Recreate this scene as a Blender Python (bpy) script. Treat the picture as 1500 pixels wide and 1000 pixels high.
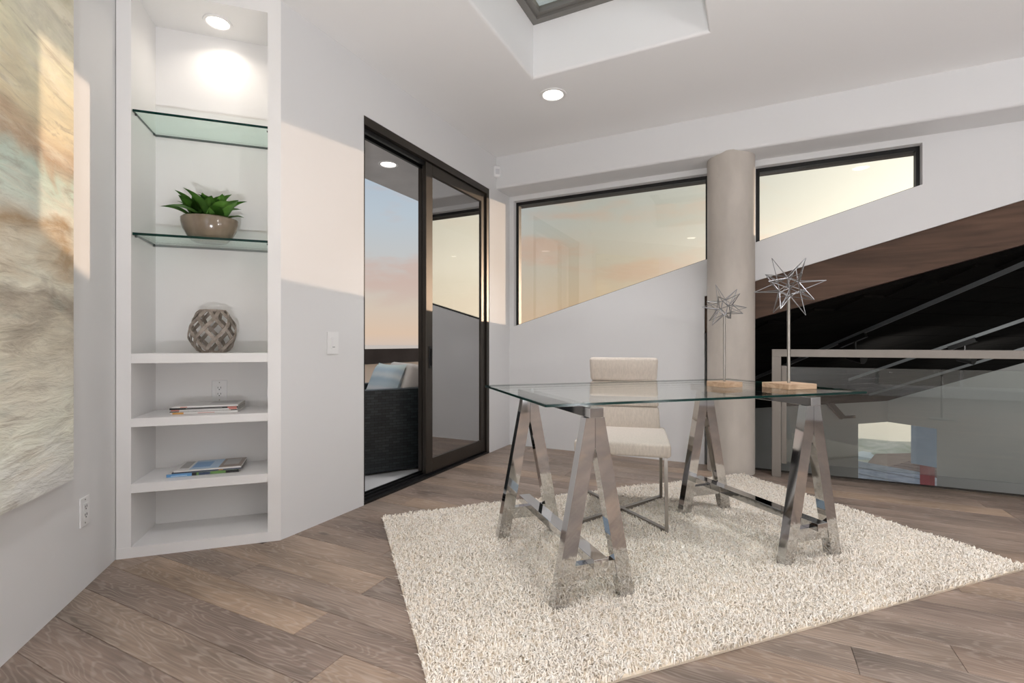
import bpy, bmesh, math, random
import numpy as np
from mathutils import Vector, Matrix
for o in list(bpy.data.objects): bpy.data.objects.remove(o)
S = bpy.context.scene; COL = S.collection
R2 = 2 ** .5
random.seed(7); rng = np.random.default_rng(7)

# ------------------------------------------------------------------ camera
# world: X runs along the window wall, Y along the sliding-door wall (away from the camera)
FPX = 712.0; TH = math.atan(350 / FPX); HC = 1.02
cd = bpy.data.cameras.new('camera'); cam = bpy.data.objects.new('camera', cd); COL.objects.link(cam)
cam.location = (0, 0, HC); cam.rotation_euler = (math.pi / 2, 0, TH)
cd.sensor_width = 36; cd.lens = FPX / 1500 * 36; cd.shift_y = 3 / 1500; cd.clip_start = .05; cd.clip_end = 20000
S.camera = cam

# ------------------------------------------------------------------ exposure, sky, sun
vs = S.view_settings
vs.view_transform = 'Standard'; vs.look = 'None'; vs.gamma = 1; vs.use_curve_mapping = False
vs.exposure = 0.0
SUN = Vector((.495, 1.0, .088)).normalized()
SKY_STRENGTH = 1.0
LAMP = 0.66
UPCOL = (.96, .965, 1.0)
GLOBE = 20.0
W = bpy.data.worlds.new('sunset_sky'); S.world = W; W.use_nodes = True
def sky():
    nt = W.node_tree; nt.nodes.clear(); N = nt.nodes.new; L = nt.links.new
    out = N('ShaderNodeOutputWorld'); bg = N('ShaderNodeBackground'); L(bg.outputs[0], out.inputs[0])
    bg.inputs['Strength'].default_value = SKY_STRENGTH
    tc = N('ShaderNodeTexCoord'); sep = N('ShaderNodeSeparateXYZ'); L(tc.outputs['Generated'], sep.inputs[0])
    mr = N('ShaderNodeMapRange'); L(sep.outputs['Z'], mr.inputs[0])
    mr.inputs[1].default_value = -.1; mr.inputs[2].default_value = 1
    rp = N('ShaderNodeValToRGB'); L(mr.outputs[0], rp.inputs[0]); cr = rp.color_ramp
    def at(z): return (z + .1) / 1.1
    stops = [(-.1, (.40, .38, .37)), (-.012, (.46, .41, .38)), (-.002, (.64, .52, .44)), (.02, (.70, .53, .40)), (.08, (.64, .55, .46)), (.15, (.56, .55, .53)),
             (.25, (.48, .55, .61)), (.38, (.38, .47, .58)), (.65, (.42, .50, .60)), (1.0, (.56, .62, .68))]
    while len(cr.elements) < len(stops): cr.elements.new(.5)
    for e, (z, c) in zip(cr.elements, stops): e.position = at(z); e.color = (*c, 1)
    # warm glow around the low sun
    dt = N('ShaderNodeVectorMath'); dt.operation = 'DOT_PRODUCT'; L(tc.outputs['Generated'], dt.inputs[0]); dt.inputs[1].default_value = SUN
    mx = N('ShaderNodeMath'); mx.operation = 'MAXIMUM'; L(dt.outputs['Value'], mx.inputs[0]); mx.inputs[1].default_value = 0
    pw = N('ShaderNodeMath'); pw.operation = 'POWER'; L(mx.outputs[0], pw.inputs[0]); pw.inputs[1].default_value = 11
    gl = N('ShaderNodeMix'); gl.data_type = 'RGBA'; gl.blend_type = 'ADD'; L(pw.outputs[0], gl.inputs['Factor'])
    gl.inputs['B'].default_value = (1.35, 1.22, .98, 1)
    # clouds: thin and pink, low over the sea
    mp = N('ShaderNodeMapping'); mp.inputs['Scale'].default_value = (1.6, 1.6, 5.5); mp.inputs['Location'].default_value = (3.1, 1.4, .25)
    L(tc.outputs['Generated'], mp.inputs['Vector'])
    nz = N('ShaderNodeTexNoise'); nz.inputs['Scale'].default_value = 2.1; nz.inputs['Detail'].default_value = 5; nz.inputs['Roughness'].default_value = .55
    L(mp.outputs[0], nz.inputs['Vector'])
    cm = N('ShaderNodeMapRange'); L(nz.outputs['Fac'], cm.inputs[0]); cm.inputs[1].default_value = .47; cm.inputs[2].default_value = .62
    cm.interpolation_type = 'SMOOTHSTEP'
    bd = N('ShaderNodeValToRGB'); L(sep.outputs['Z'], bd.inputs[0]); b = bd.color_ramp
    b.elements[0].position = .04; b.elements[0].color = (0, 0, 0, 1); b.elements[1].position = .12; b.elements[1].color = (1, 1, 1, 1)
    e = b.elements.new(.26); e.color = (.9, .9, .9, 1); e = b.elements.new(.5); e.color = (.25, .25, .25, 1)
    mu = N('ShaderNodeMath'); mu.operation = 'MULTIPLY'; L(cm.outputs[0], mu.inputs[0]); L(bd.outputs[0], mu.inputs[1])
    m2 = N('ShaderNodeMath'); m2.operation = 'MULTIPLY'; L(mu.outputs[0], m2.inputs[0]); m2.inputs[1].default_value = .72
    cl = N('ShaderNodeMix'); cl.data_type = 'RGBA'; L(m2.outputs[0], cl.inputs['Factor']); L(rp.outputs[0], cl.inputs['A'])
    cl.inputs['B'].default_value = (.60, .43, .37, 1)
    
    # the sunward half of the sky is yellower
    wm = N('ShaderNodeMapRange'); wm.interpolation_type = 'SMOOTHSTEP'; L(dt.outputs['Value'], wm.inputs[0]); wm.inputs[1].default_value = .42; wm.inputs[2].default_value = .75
    wa = N('ShaderNodeMix'); wa.data_type = 'RGBA'; wa.blend_type = 'MULTIPLY'; L(wm.outputs[0], wa.inputs['Factor']); L(cl.outputs['Result'], wa.inputs['A']); wa.inputs['B'].default_value = (.90, .78, .61, 1)
    L(wa.outputs['Result'], gl.inputs['A']); L(gl.outputs['Result'], bg.inputs['Color'])
sky()
sd = bpy.data.lights.new('sun', 'SUN'); so = bpy.data.objects.new('sun', sd); COL.objects.link(so)
sd.energy = 2.2; sd.color = (1.0, .72, .52); sd.angle = math.radians(.6)
so.rotation_euler = SUN.to_track_quat('Z', 'Y').to_euler(); so.location = (20, 40, 6)

# ------------------------------------------------------------------ helpers
def AB(a, b, z=0.0): return Vector(((a - b) / R2, (a + b) / R2, z))     # the diagonal axes of the room
def box(bm, x0, x1, y0, y1, z0, z1):
    v = [bm.verts.new((x, y, z)) for x in (x0, x1) for y in (y0, y1) for z in (z0, z1)]
    for f in ((0, 1, 3, 2), (4, 6, 7, 5), (0, 4, 5, 1), (2, 3, 7, 6), (0, 2, 6, 4), (1, 5, 7, 3)): bm.faces.new([v[i] for i in f])
    return v
def hexa(bm, p):      # 8 points: four of one end, then the four of the other
    v = [bm.verts.new(q) for q in p]
    for f in ((0, 1, 2, 3), (7, 6, 5, 4), (0, 4, 5, 1), (1, 5, 6, 2), (2, 6, 7, 3), (3, 7, 4, 0)): bm.faces.new([v[i] for i in f])
def prism(bm, pts, z0, z1):
    n = len(pts); f0 = (lambda x, y: z0) if not callable(z0) else z0; f1 = (lambda x, y: z1) if not callable(z1) else z1
    lo = [bm.verts.new((x, y, f0(x, y))) for x, y in pts]; hi = [bm.verts.new((x, y, f1(x, y))) for x, y in pts]
    bm.faces.new(lo[::-1]); bm.faces.new(hi)
    for i in range(n): bm.faces.new((lo[i], lo[(i + 1) % n], hi[(i + 1) % n], hi[i]))
def prism_y(bm, pts, y0, y1):       # polygon in x-z, pushed along y
    n = len(pts); lo = [bm.verts.new((x, y0, z)) for x, z in pts]; hi = [bm.verts.new((x, y1, z)) for x, z in pts]
    bm.faces.new(lo); bm.faces.new(hi[::-1])
    for i in range(n): bm.faces.new((lo[i], hi[i], hi[(i + 1) % n], lo[(i + 1) % n]))
def bar(bm, p0, p1, w, h, side=None):
    p0, p1 = Vector(p0), Vector(p1); d = (p1 - p0).normalized()
    side = Vector(side) if side is not None else (Vector((0, 0, 1)).cross(d) if abs(d.z) < .99 else Vector((1, 0, 0)))
    side = (side - d * side.dot(d)).normalized(); u = d.cross(side)
    q = [side * (w / 2 * i) + u * (h / 2 * j) for i, j in ((-1, -1), (1, -1), (1, 1), (-1, 1))]
    hexa(bm, [p0 + e for e in q] + [p1 + e for e in q])
def tube(bm, p0, p1, r, seg=10, r1=None):
    p0, p1 = Vector(p0), Vector(p1); d = (p1 - p0).normalized(); r1 = r if r1 is None else r1
    s = d.orthogonal().normalized(); u = d.cross(s)
    A = [bm.verts.new(p0 + (s * math.cos(t) + u * math.sin(t)) * r) for t in [2 * math.pi * i / seg for i in range(seg)]]
    B = [bm.verts.new(p1 + (s * math.cos(t) + u * math.sin(t)) * r1) for t in [2 * math.pi * i / seg for i in range(seg)]]
    for i in range(seg): bm.faces.new((A[i], A[(i + 1) % seg], B[(i + 1) % seg], B[i]))
    bm.faces.new(A[::-1]); bm.faces.new(B)
def lathe(bm, prof, seg=32, close=False, c=(0, 0)):
    rings = []
    for r, z in prof:
        if r < 1e-5: rings.append([bm.verts.new((c[0], c[1], z))] * seg)
        else: rings.append([bm.verts.new((c[0] + r * math.cos(2 * math.pi * i / seg), c[1] + r * math.sin(2 * math.pi * i / seg), z)) for i in range(seg)])
    pr = list(zip(rings, rings[1:])) + ([(rings[-1], rings[0])] if close else [])
    for A, B in pr:
        for i in range(seg):
            f = []
            for v in (A[i], A[(i + 1) % seg], B[(i + 1) % seg], B[i]):
                if v not in f: f.append(v)
            if len(f) > 2: bm.faces.new(f)
def bevel(bm, r, seg=2, edges=None):
    bmesh.ops.remove_doubles(bm, verts=bm.verts, dist=1e-5)
    bmesh.ops.bevel(bm, geom=list(edges if edges is not None else bm.edges), offset=r, segments=seg, profile=.5, affect='EDGES')
def BM(): return bmesh.new()
def boxbm(*a, r=0, seg=2):
    bm = BM(); box(bm, *a)
    if r: bevel(bm, r, seg)
    return bm
def mk(name, bm, m, parent=None, smooth=False, loc=None, rot=None):
    bmesh.ops.recalc_face_normals(bm, faces=bm.faces)
    me = bpy.data.meshes.new(name); bm.to_mesh(me); bm.free()
    for x in (m if isinstance(m, (list, tuple)) else [m]): me.materials.append(x)
    if smooth: me.polygons.foreach_set('use_smooth', [True] * len(me.polygons))
    o = bpy.data.objects.new(name, me); COL.objects.link(o)
    if smooth: smooth_by_angle(me)
    if parent: o.parent = parent
    if loc is not None: o.location = loc
    if rot is not None: o.rotation_euler = rot
    return o
def smooth_by_angle(me, ang=math.radians(40)):
    b = bmesh.new(); b.from_mesh(me)
    for e in b.edges: e.smooth = len(e.link_faces) != 2 or e.calc_face_angle(0) < ang
    b.to_mesh(me); b.free()
def thing(name, label, cat, loc=(0, 0, 0), rz=0, group=None):
    o = bpy.data.objects.new(name, None); COL.objects.link(o); o.location = loc; o.rotation_euler = (0, 0, rz); o.empty_display_size = .1
    return tag(o, label, cat, group)
def tag(o, label, cat, group=None):
    o['label'] = label; o['category'] = cat
    if group: o['group'] = group
    return o
def struct(o, label=None, cat=None):
    o['kind'] = 'structure'
    if label: o['label'] = label
    if cat: o['category'] = cat
    return o
def clone(src, parent=None, name=None):
    c = src.copy(); COL.objects.link(c); c.parent = parent
    for ch in list(src.children): clone(ch, c)
    return c
def solidify_panes(o): return o

# ------------------------------------------------------------------ materials
MATS = {}
def base_mat(name):
    m = bpy.data.materials.new(name); m.use_nodes = True; nt = m.node_tree
    return m, nt, nt.nodes['Principled BSDF']
def pbr(name, col, rough=.5, metal=0, var=0, vscale=4, bump=0, bscale=60, stretch=(1, 1, 1), spec=.5, col2=None, coat=0, sheen=0, detail=4):
    m, nt, p = base_mat(name); N = nt.nodes.new; L = nt.links.new
    p.inputs['Base Color'].default_value = (*col, 1); p.inputs['Roughness'].default_value = rough; p.inputs['Metallic'].default_value = metal
    p.inputs['Specular IOR Level'].default_value = spec; p.inputs['Coat Weight'].default_value = coat; p.inputs['Sheen Weight'].default_value = sheen
    tc = N('ShaderNodeTexCoord'); mp = N('ShaderNodeMapping'); mp.inputs['Scale'].default_value = stretch; L(tc.outputs['Object'], mp.inputs[0])
    if col2 is None: col2 = tuple(max(0, c * (1 - var)) for c in col)
    nz = N('ShaderNodeTexNoise'); nz.inputs['Scale'].default_value = vscale; nz.inputs['Detail'].default_value = detail; L(mp.outputs[0], nz.inputs['Vector'])
    rp = N('ShaderNodeValToRGB'); L(nz.outputs['Fac'], rp.inputs[0])
    rp.color_ramp.elements[0].position = .35; rp.color_ramp.elements[0].color = (*col2, 1)
    rp.color_ramp.elements[1].position = .65; rp.color_ramp.elements[1].color = (*col, 1)
    L(rp.outputs[0], p.inputs['Base Color'])
    if bump:
        n2 = N('ShaderNodeTexNoise'); n2.inputs['Scale'].default_value = bscale; n2.inputs['Detail'].default_value = 3; L(mp.outputs[0], n2.inputs['Vector'])
        bp = N('ShaderNodeBump'); bp.inputs['Strength'].default_value = bump; bp.inputs['Distance'].default_value = .004
        L(n2.outputs['Fac'], bp.inputs['Height']); L(bp.outputs[0], p.inputs['Normal'])
    MATS[name] = m; return m
def glass(name, tint=(.93, .97, .95), refl=1.0, minr=0.0, rough=0.0):
    m = bpy.data.materials.new(name); m.use_nodes = True; nt = m.node_tree; nt.nodes.clear(); N = nt.nodes.new; L = nt.links.new
    out = N('ShaderNodeOutputMaterial'); mx = N('ShaderNodeMixShader'); t = N('ShaderNodeBsdfTransparent'); g = N('ShaderNodeBsdfGlossy'); fr = N('ShaderNodeFresnel')
    t.inputs[0].default_value = (*tint, 1); g.inputs['Color'].default_value = (1, 1, 1, 1); g.inputs['Roughness'].default_value = rough; 
    ge = N('ShaderNodeNewGeometry'); io = N('ShaderNodeMath'); io.operation = 'MULTIPLY_ADD'; L(ge.outputs['Backfacing'], io.inputs[0]); io.inputs[1].default_value = 1 / 1.5 - 1.5; io.inputs[2].default_value = 1.5; L(io.outputs[0], fr.inputs[0])   # same reflectance from either side of a thin pane
    mm = N('ShaderNodeMath'); mm.operation = 'MULTIPLY_ADD'; L(fr.outputs[0], mm.inputs[0]); mm.inputs[1].default_value = refl; mm.inputs[2].default_value = minr; mm.use_clamp = True
    L(mm.outputs[0], mx.inputs[0]); L(t.outputs[0], mx.inputs[1]); L(g.outputs[0], mx.inputs[2]); L(mx.outputs[0], out.inputs[0])
    return m
def emit(name, col, s):
    m, nt, p = base_mat(name); p.inputs['Base Color'].default_value = (*col, 1); p.inputs['Emission Color'].default_value = (*col, 1); p.inputs['Emission Strength'].default_value = s
    return m
WALL = pbr('wall_paint', (.745, .745, .745), .6, var=.02, vscale=1.5, bump=.04, bscale=220, spec=.3)
CEIL = pbr('ceiling_paint', (.87, .865, .86), .7, var=.015, vscale=1.2, bump=.03, bscale=200, spec=.2)
TRIMW = pbr('white_lacquer', (.83, .82, .81), .35, var=.02, vscale=3, spec=.4)
PLASTIC = pbr('white_plastic', (.82, .82, .82), .35, var=.01)
SLOT = pbr('socket_slot', (.03, .03, .03), .5)
BRONZE = pbr('dark_bronze_metal', (.050, .042, .034), .36, .55, var=.15, vscale=6)
BLACKM = pbr('black_metal', (.012, .012, .012), .4, .3, var=.1)
CHROME = pbr('polished_chrome', (.60, .595, .59), .05, 1, var=.03, vscale=9)
STEEL = pbr('brushed_steel', (.36, .34, .31), .32, 1, var=.08, vscale=30, stretch=(1, 1, .1))
WIRE = pbr('silver_wire', (.30, .30, .305), .30, 1, var=.15, vscale=40)
RAILM = pbr('painted_rail_metal', (.26, .235, .21), .45, .3, var=.05)
CONC = pbr('polished_concrete', (.56, .51, .455), .5, var=.2, vscale=5, bump=.15, bscale=25, stretch=(1, 1, .45), detail=8)
FAB = pbr('beige_linen', (.62, .55, .48), .9, var=.13, vscale=130, bump=.5, bscale=300, stretch=(1, 1, .25), spec=.2, sheen=.2)
GEDGE = pbr('green_glass_edge', (.002, .030, .024), .15, spec=.2, var=.3, vscale=12)
PANE = glass('clear_pane', (.975, .98, .97), 1.0)
DESKG = glass('desk_glass', (.96, .985, .975), .8)
SHELFG = glass('shelf_glass', (.86, .94, .91), .8)
TINT = glass('reflective_bronze_pane', (.20, .20, .19), .8, .40)
RAILG = glass('guard_glass', (.92, .945, .935), 1.2, .02)
SKYG = glass('grey_skylight_pane', (.93, .93, .88), .6, .05)

def oak():
    m, nt, p = base_mat('oak_plank'); N = nt.nodes.new; L = nt.links.new
    tc = N('ShaderNodeTexCoord'); oi = N('ShaderNodeObjectInfo')
    sc = N('ShaderNodeVectorMath'); sc.operation = 'SCALE'; L(oi.outputs['Location'], sc.inputs[0]); sc.inputs['Scale'].default_value = 3.7
    ad = N('ShaderNodeVectorMath'); L(tc.outputs['Object'], ad.inputs[0]); L(sc.outputs[0], ad.inputs[1])
    # broad figure: contour lines of a stretched noise make the cathedral grain
    mp = N('ShaderNodeMapping'); mp.inputs['Scale'].default_value = (1.5, 8.5, 1); L(ad.outputs[0], mp.inputs[0])
    n1 = N('ShaderNodeTexNoise'); n1.inputs['Scale'].default_value = 1.0; n1.inputs['Detail'].default_value = 2.5; n1.inputs['Roughness'].default_value = .45; L(mp.outputs[0], n1.inputs['Vector'])
    ml = N('ShaderNodeMath'); ml.operation = 'MULTIPLY'; L(n1.outputs['Fac'], ml.inputs[0]); ml.inputs[1].default_value = 150
    si = N('ShaderNodeMath'); si.operation = 'SINE'; L(ml.outputs[0], si.inputs[0])
    mp2 = N('ShaderNodeMapping'); mp2.inputs['Scale'].default_value = (5, 110, 1); L(ad.outputs[0], mp2.inputs[0])
    n2 = N('ShaderNodeTexNoise'); n2.inputs['Scale'].default_value = 1.0; n2.inputs['Detail'].default_value = 4; L(mp2.outputs[0], n2.inputs['Vector'])
    mp3 = N('ShaderNodeMapping'); mp3.inputs['Scale'].default_value = (1.6, 5, 1); L(ad.outputs[0], mp3.inputs[0])
    n3 = N('ShaderNodeTexNoise'); n3.inputs['Scale'].default_value = 1.0; n3.inputs['Detail'].default_value = 3; L(mp3.outputs[0], n3.inputs['Vector'])
    # plank tone
    rp = N('ShaderNodeValToRGB'); L(oi.outputs['Random'], rp.inputs[0]); cr = rp.color_ramp
    cols = [(0, (.205, .152, .122)), (.3, (.25, .183, .142)), (.55, (.22, .172, .14)), (.8, (.29, .21, .156)), (1, (.33, .235, .165))]
    while len(cr.elements) < len(cols): cr.elements.new(.5)
    for e, (q, c) in zip(cr.elements, cols): e.position = q; e.color = (*c, 1)
    # dark smoky areas
    d = N('ShaderNodeMapRange'); L(n3.outputs['Fac'], d.inputs[0]); d.inputs[1].default_value = .35; d.inputs[2].default_value = .65; d.inputs[3].default_value = .62; d.inputs[4].default_value = 1.16
    mA = N('ShaderNodeMix'); mA.data_type = 'RGBA'; mA.blend_type = 'MULTIPLY'; mA.inputs['Factor'].default_value = 1; L(rp.outputs[0], mA.inputs['A']); L(d.outputs[0], mA.inputs['B'])
    # fine fibre
    d2 = N('ShaderNodeMapRange'); L(n2.outputs['Fac'], d2.inputs[0]); d2.inputs[1].default_value = .3; d2.inputs[2].default_value = .7; d2.inputs[3].default_value = .78; d2.inputs[4].default_value = 1.18
    mB = N('ShaderNodeMix'); mB.data_type = 'RGBA'; mB.blend_type = 'MULTIPLY'; mB.inputs['Factor'].default_value = 1; L(mA.outputs['Result'], mB.inputs['A']); L(d2.outputs[0], mB.inputs['B'])
    # pale limed lines
    d3 = N('ShaderNodeMapRange'); L(si.outputs[0], d3.inputs[0]); d3.inputs[1].default_value = .2; d3.inputs[2].default_value = 1; d3.inputs[3].default_value = 0; d3.inputs[4].default_value = .42
    mk_ = N('ShaderNodeMath'); mk_.operation = 'MULTIPLY'; L(d3.outputs[0], mk_.inputs[0]); L(n2.outputs['Fac'], mk_.inputs[1])
    mC = N('ShaderNodeMix'); mC.data_type = 'RGBA'; L(mk_.outputs[0], mC.inputs['Factor']); L(mB.outputs['Result'], mC.inputs['A']); mC.inputs['B'].default_value = (.50, .43, .37, 1)
    # knots
    vo = N('ShaderNodeTexVoronoi'); mp4 = N('ShaderNodeMapping'); mp4.inputs['Scale'].default_value = (1.5, 3.6, 1); L(ad.outputs[0], mp4.inputs[0]); L(mp4.outputs[0], vo.inputs['Vector']); vo.inputs['Scale'].default_value = 1.1
    kd = N('ShaderNodeMapRange'); L(vo.outputs['Distance'], kd.inputs[0]); kd.inputs[1].default_value = .03; kd.inputs[2].default_value = .085; kd.inputs[3].default_value = .6; kd.inputs[4].default_value = 0
    mD = N('ShaderNodeMix'); mD.data_type = 'RGBA'; L(kd.outputs[0], mD.inputs['Factor']); L(mC.outputs['Result'], mD.inputs['A']); mD.inputs['B'].default_value = (.055, .042, .035, 1)
    L(mD.outputs['Result'], p.inputs['Base Color'])
    p.inputs['Roughness'].default_value = .42; p.inputs['Specular IOR Level'].default_value = .35
    bp = N('ShaderNodeBump'); bp.inputs['Strength'].default_value = .12; bp.inputs['Distance'].default_value = .002; L(n2.outputs['Fac'], bp.inputs['Height']); L(bp.outputs[0], p.inputs['Normal'])
    return m
OAK = oak()
def timber(name, c1, c2, ax=(1.2, 1, 14), rough=.5, spec=.35):
    m, nt, p = base_mat(name); N = nt.nodes.new; L = nt.links.new
    tc = N('ShaderNodeTexCoord'); mp = N('ShaderNodeMapping'); mp.inputs['Scale'].default_value = ax; L(tc.outputs['Object'], mp.inputs[0])
    n1 = N('ShaderNodeTexNoise'); n1.inputs['Scale'].default_value = 1; n1.inputs['Detail'].default_value = 6; n1.inputs['Distortion'].default_value = 1.2; L(mp.outputs[0], n1.inputs['Vector'])
    rp = N('ShaderNodeValToRGB'); L(n1.outputs['Fac'], rp.inputs[0]); rp.color_ramp.elements[0].position = .3; rp.color_ramp.elements[0].color = (*c1, 1); rp.color_ramp.elements[1].position = .7; rp.color_ramp.elements[1].color = (*c2, 1)
    vo = N('ShaderNodeTexVoronoi'); vo.inputs['Scale'].default_value = 1.0; mp4 = N('ShaderNodeMapping'); mp4.inputs['Scale'].default_value = (1.9, .01, 3.4); L(tc.outputs['Object'], mp4.inputs[0]); L(mp4.outputs[0], vo.inputs['Vector'])
    kd = N('ShaderNodeMapRange'); L(vo.outputs['Distance'], kd.inputs[0]); kd.inputs[1].default_value = .03; kd.inputs[2].default_value = .10; kd.inputs[3].default_value = .75; kd.inputs[4].default_value = 0
    mD = N('ShaderNodeMix'); mD.data_type = 'RGBA'; L(kd.outputs[0], mD.inputs['Factor']); L(rp.outputs[0], mD.inputs['A']); mD.inputs['B'].default_value = (*[c * .3 for c in c1], 1)
    L(mD.outputs['Result'], p.inputs['Base Color']); p.inputs['Roughness'].default_value = rough; p.inputs['Specular IOR Level'].default_value = spec
    bp = N('ShaderNodeBump'); bp.inputs['Strength'].default_value = .15; bp.inputs['Distance'].default_value = .003; L(n1.outputs['Fac'], bp.inputs['Height']); L(bp.outputs[0], p.inputs['Normal'])
    return m
BEAMW = timber('dark_stained_timber', (.060, .034, .022), (.125, .072, .047), rough=.65)
DARKW = timber('black_stained_boards', (.004, .0038, .0035), (.009, .008, .007), (2, 9, 2), .85, .06)
BLOCKW = timber('pale_block_wood', (.40, .26, .16), (.62, .45, .31), (9, 30, 30), .6)

# ------------------------------------------------------------------ dimensions read off the photograph
XD = -2.19          # sliding-door wall
YB = 4.40           # window wall
YF = 4.11           # face of the dropped beam in front of it
ZC = 2.80; ZS = 2.50
XR = 5.2; YR = -3.2     # the unseen right and rear walls
CA = -1.032         # painting wall, a = const
BF = 2.775          # bookcase face, b = const
win = lambda x: 1.205 + .297 * (x + 2.10)        # foot of the sloping windows
beam_top = lambda x: 1.518 + .281 * x
beam_bot = lambda x: 1.213 + .287 * x
roof = lambda x, y: 1.213 + .287 * (x - (y - 4.4))   # underside of the lower roof over the stairwell

# ------------------------------------------------------------------ floor: a slab and its planks
fl = BM(); prism(fl, [(-3.1, 4.40), (-3.1, 1.2), (2.2, YR), (XR + .2, YR), (XR + .2, 4.40)], -.30, -.016)
floor = struct(mk('floor', fl, pbr('subfloor', (.10, .075, .06), .8)))
bm = boxbm(-3.0, XR + .2, YR, -.06, -.016, 0); mk('floor_boards_behind', bm, OAK, floor)
PW = .157; y = .878 - 6 * PW; row = 0
ends = {0: [], 6: [-1.18], 7: [.55]}
while y < 4.39:
    y1 = min(y + PW, 4.405)
    # left end: under the walls that bound this row
    xa = (-1.475 * 1 - (y + y1) / 2) if y < 1.25 else (-2.72 if y1 < 1.75 else -2.22)
    if y < 1.25: xl = -1.50 - y1
    elif y1 < 1.75: xl = (y + y1) / 2 - 4.02
    else: xl = -2.235
    x = xl - random.uniform(0, 1.3) if row not in (0,) else xl - .55
    while x < XR:
        ln = random.choice((1.1, 1.35, 1.6, 1.9)); x1 = x + ln; a = max(x, xl)
        if x1 - a > .12:
            g = .0012; bmp = boxbm(0, x1 - a - g, 0, y1 - y - g, -.014, 0, r=.0012, seg=1)
            mk('plank', bmp, OAK, floor, loc=(a, y, 0))
        x = x1
    y += PW; row += 1
# dark edging where the floor stops at the stairwell
struct(mk('trim_1', boxbm(-.34, XR, 4.405, 4.45, -.3, .004), pbr('dark_floor_edging', (.055, .045, .038), .6)))

# ------------------------------------------------------------------ walls
bm = BM()
prism(bm, [(XD, 1.7345), (XD, 2.338), (XD - .2, 2.338), (XD - .2, 1.9345)], -.3, ZC + .02)
box(bm, XD - .2, XD, 2.338, 3.98, 2.462, ZC + .02)
box(bm, XD - .2, XD, 3.98, 4.58, -.3, ZC + .02)
box(bm, XD - .2, XD, 2.338, 3.98, -.3, -.018)
struct(mk('wall_balcony', bm, WALL))
bm = BM(); p = [AB(CA, 3.25), AB(CA - .18, 3.25), AB(CA - .18, -4.4), AB(CA, -4.4)]
prism(bm, [(v.x, v.y) for v in p], -.3, ZC + .02); struct(mk('wall_left', bm, WALL))
# window wall with the two sloping openings; right of the column it stops on the timber beam
y0, y1 = YB, 4.58; T = 2.452; zt = ZC + .02
bm = BM()
w1, w2, v1, v2 = -2.145, -.325, .035, 1.098
prism_y(bm, [(XD - .05, -.3), (w1, -.3), (w1, zt), (XD - .05, zt)], y0, y1)
prism_y(bm, [(w1, -.3), (-.352, -.3), (-.352, win(-.352)), (w1, win(w1))], y0, y1)
prism_y(bm, [(-.352, beam_top(-.352)), (w2, beam_top(w2)), (w2, win(w2)), (-.352, win(-.352))], y0, y1)
prism_y(bm, [(w1, T), (w2, T), (w2, zt), (w1, zt)], y0, y1)
prism_y(bm, [(w2, beam_top(w2)), (v1, beam_top(v1)), (v1, zt), (w2, zt)], y0, 4.525)
prism_y(bm, [(v1, beam_top(v1)), (v2, beam_top(v2)), (v2, win(v2)), (v1, win(v1))], y0, y1)
prism_y(bm, [(v1, T), (v2, T), (v2, zt), (v1, zt)], y0, y1)
prism_y(bm, [(v2, beam_top(v2)), (XR + .2, beam_top(XR + .2)), (XR + .2, 3.3), (v2, zt)], y0, y1)
bmesh.ops.remove_doubles(bm, verts=bm.verts, dist=1e-4)
struct(mk('wall_back', bm, WALL))
bm = boxbm(XD, XR, YF, YB, ZS, ZC + .01)
eg = [e for e in bm.edges if all(abs(v.co.y - YF) < 1e-4 and abs(v.co.z - ZS) < 1e-4 for v in e.verts)]; bevel(bm, .022, 5, eg)
struct(mk('trim_2', bm, WALL, smooth=True))                          # dropped beam along the window wall
# the unseen half of the room, with window openings added for more daylight
bm = BM()
box(bm, XR, XR + .2, YR, 4.58, -.3, .35); box(bm, XR, XR + .2, YR, 4.58, 2.55, zt)
for a, b in ((YR, -2.6), (-.15, .05), (2.5, 4.58)): box(bm, XR, XR + .2, a, b, .35, 2.55)
struct(mk('wall_right', bm, WALL))
bm = BM()
box(bm, 1.6, XR + .2, YR - .2, YR, -.3, .15); box(bm, 1.6, XR + .2, YR - .2, YR, 2.55, zt)
for a, b in ((1.6, 2.15), (4.9, XR + .2)): box(bm, a, b, YR - .2, YR, .15, 2.55)
struct(mk('wall_rear', bm, WALL))
# ceiling with the skylight well
hx0, hx1, hy0, hy1 = -1.312, -.218, 1.25, 2.995; ZT = 3.157
xs = [-3.05, hx0, hx1, XR + .2]; ys = [YR - .2, hy0, hy1, 4.58]
bm = BM(); lo = [[bm.verts.new((x, y, ZC)) for y in ys] for x in xs]; hi = [[bm.verts.new((x, y, ZT)) for y in ys] for x in xs]
for i in range(3):
    for j in range(3):
        if (i, j) == (1, 1): continue
        bm.faces.new((lo[i][j], lo[i][j + 1], lo[i + 1][j + 1], lo[i + 1][j])); bm.faces.new((hi[i][j], hi[i + 1][j], hi[i + 1][j + 1], hi[i][j + 1]))
for A, B in (((1, 1), (2, 1)), ((2, 1), (2, 2)), ((2, 2), (1, 2)), ((1, 2), (1, 1))):
    bm.faces.new((lo[A[0]][A[1]], lo[B[0]][B[1]], hi[B[0]][B[1]], hi[A[0]][A[1]]))
ring = [(i, 0) for i in range(4)] + [(3, j) for j in range(1, 4)] + [(i, 3) for i in (2, 1, 0)] + [(0, j) for j in (2, 1)]
for A, B in zip(ring, ring[1:] + ring[:1]): bm.faces.new((lo[A[0]][A[1]], lo[B[0]][B[1]], hi[B[0]][B[1]], hi[A[0]][A[1]]))
eg = []
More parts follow.
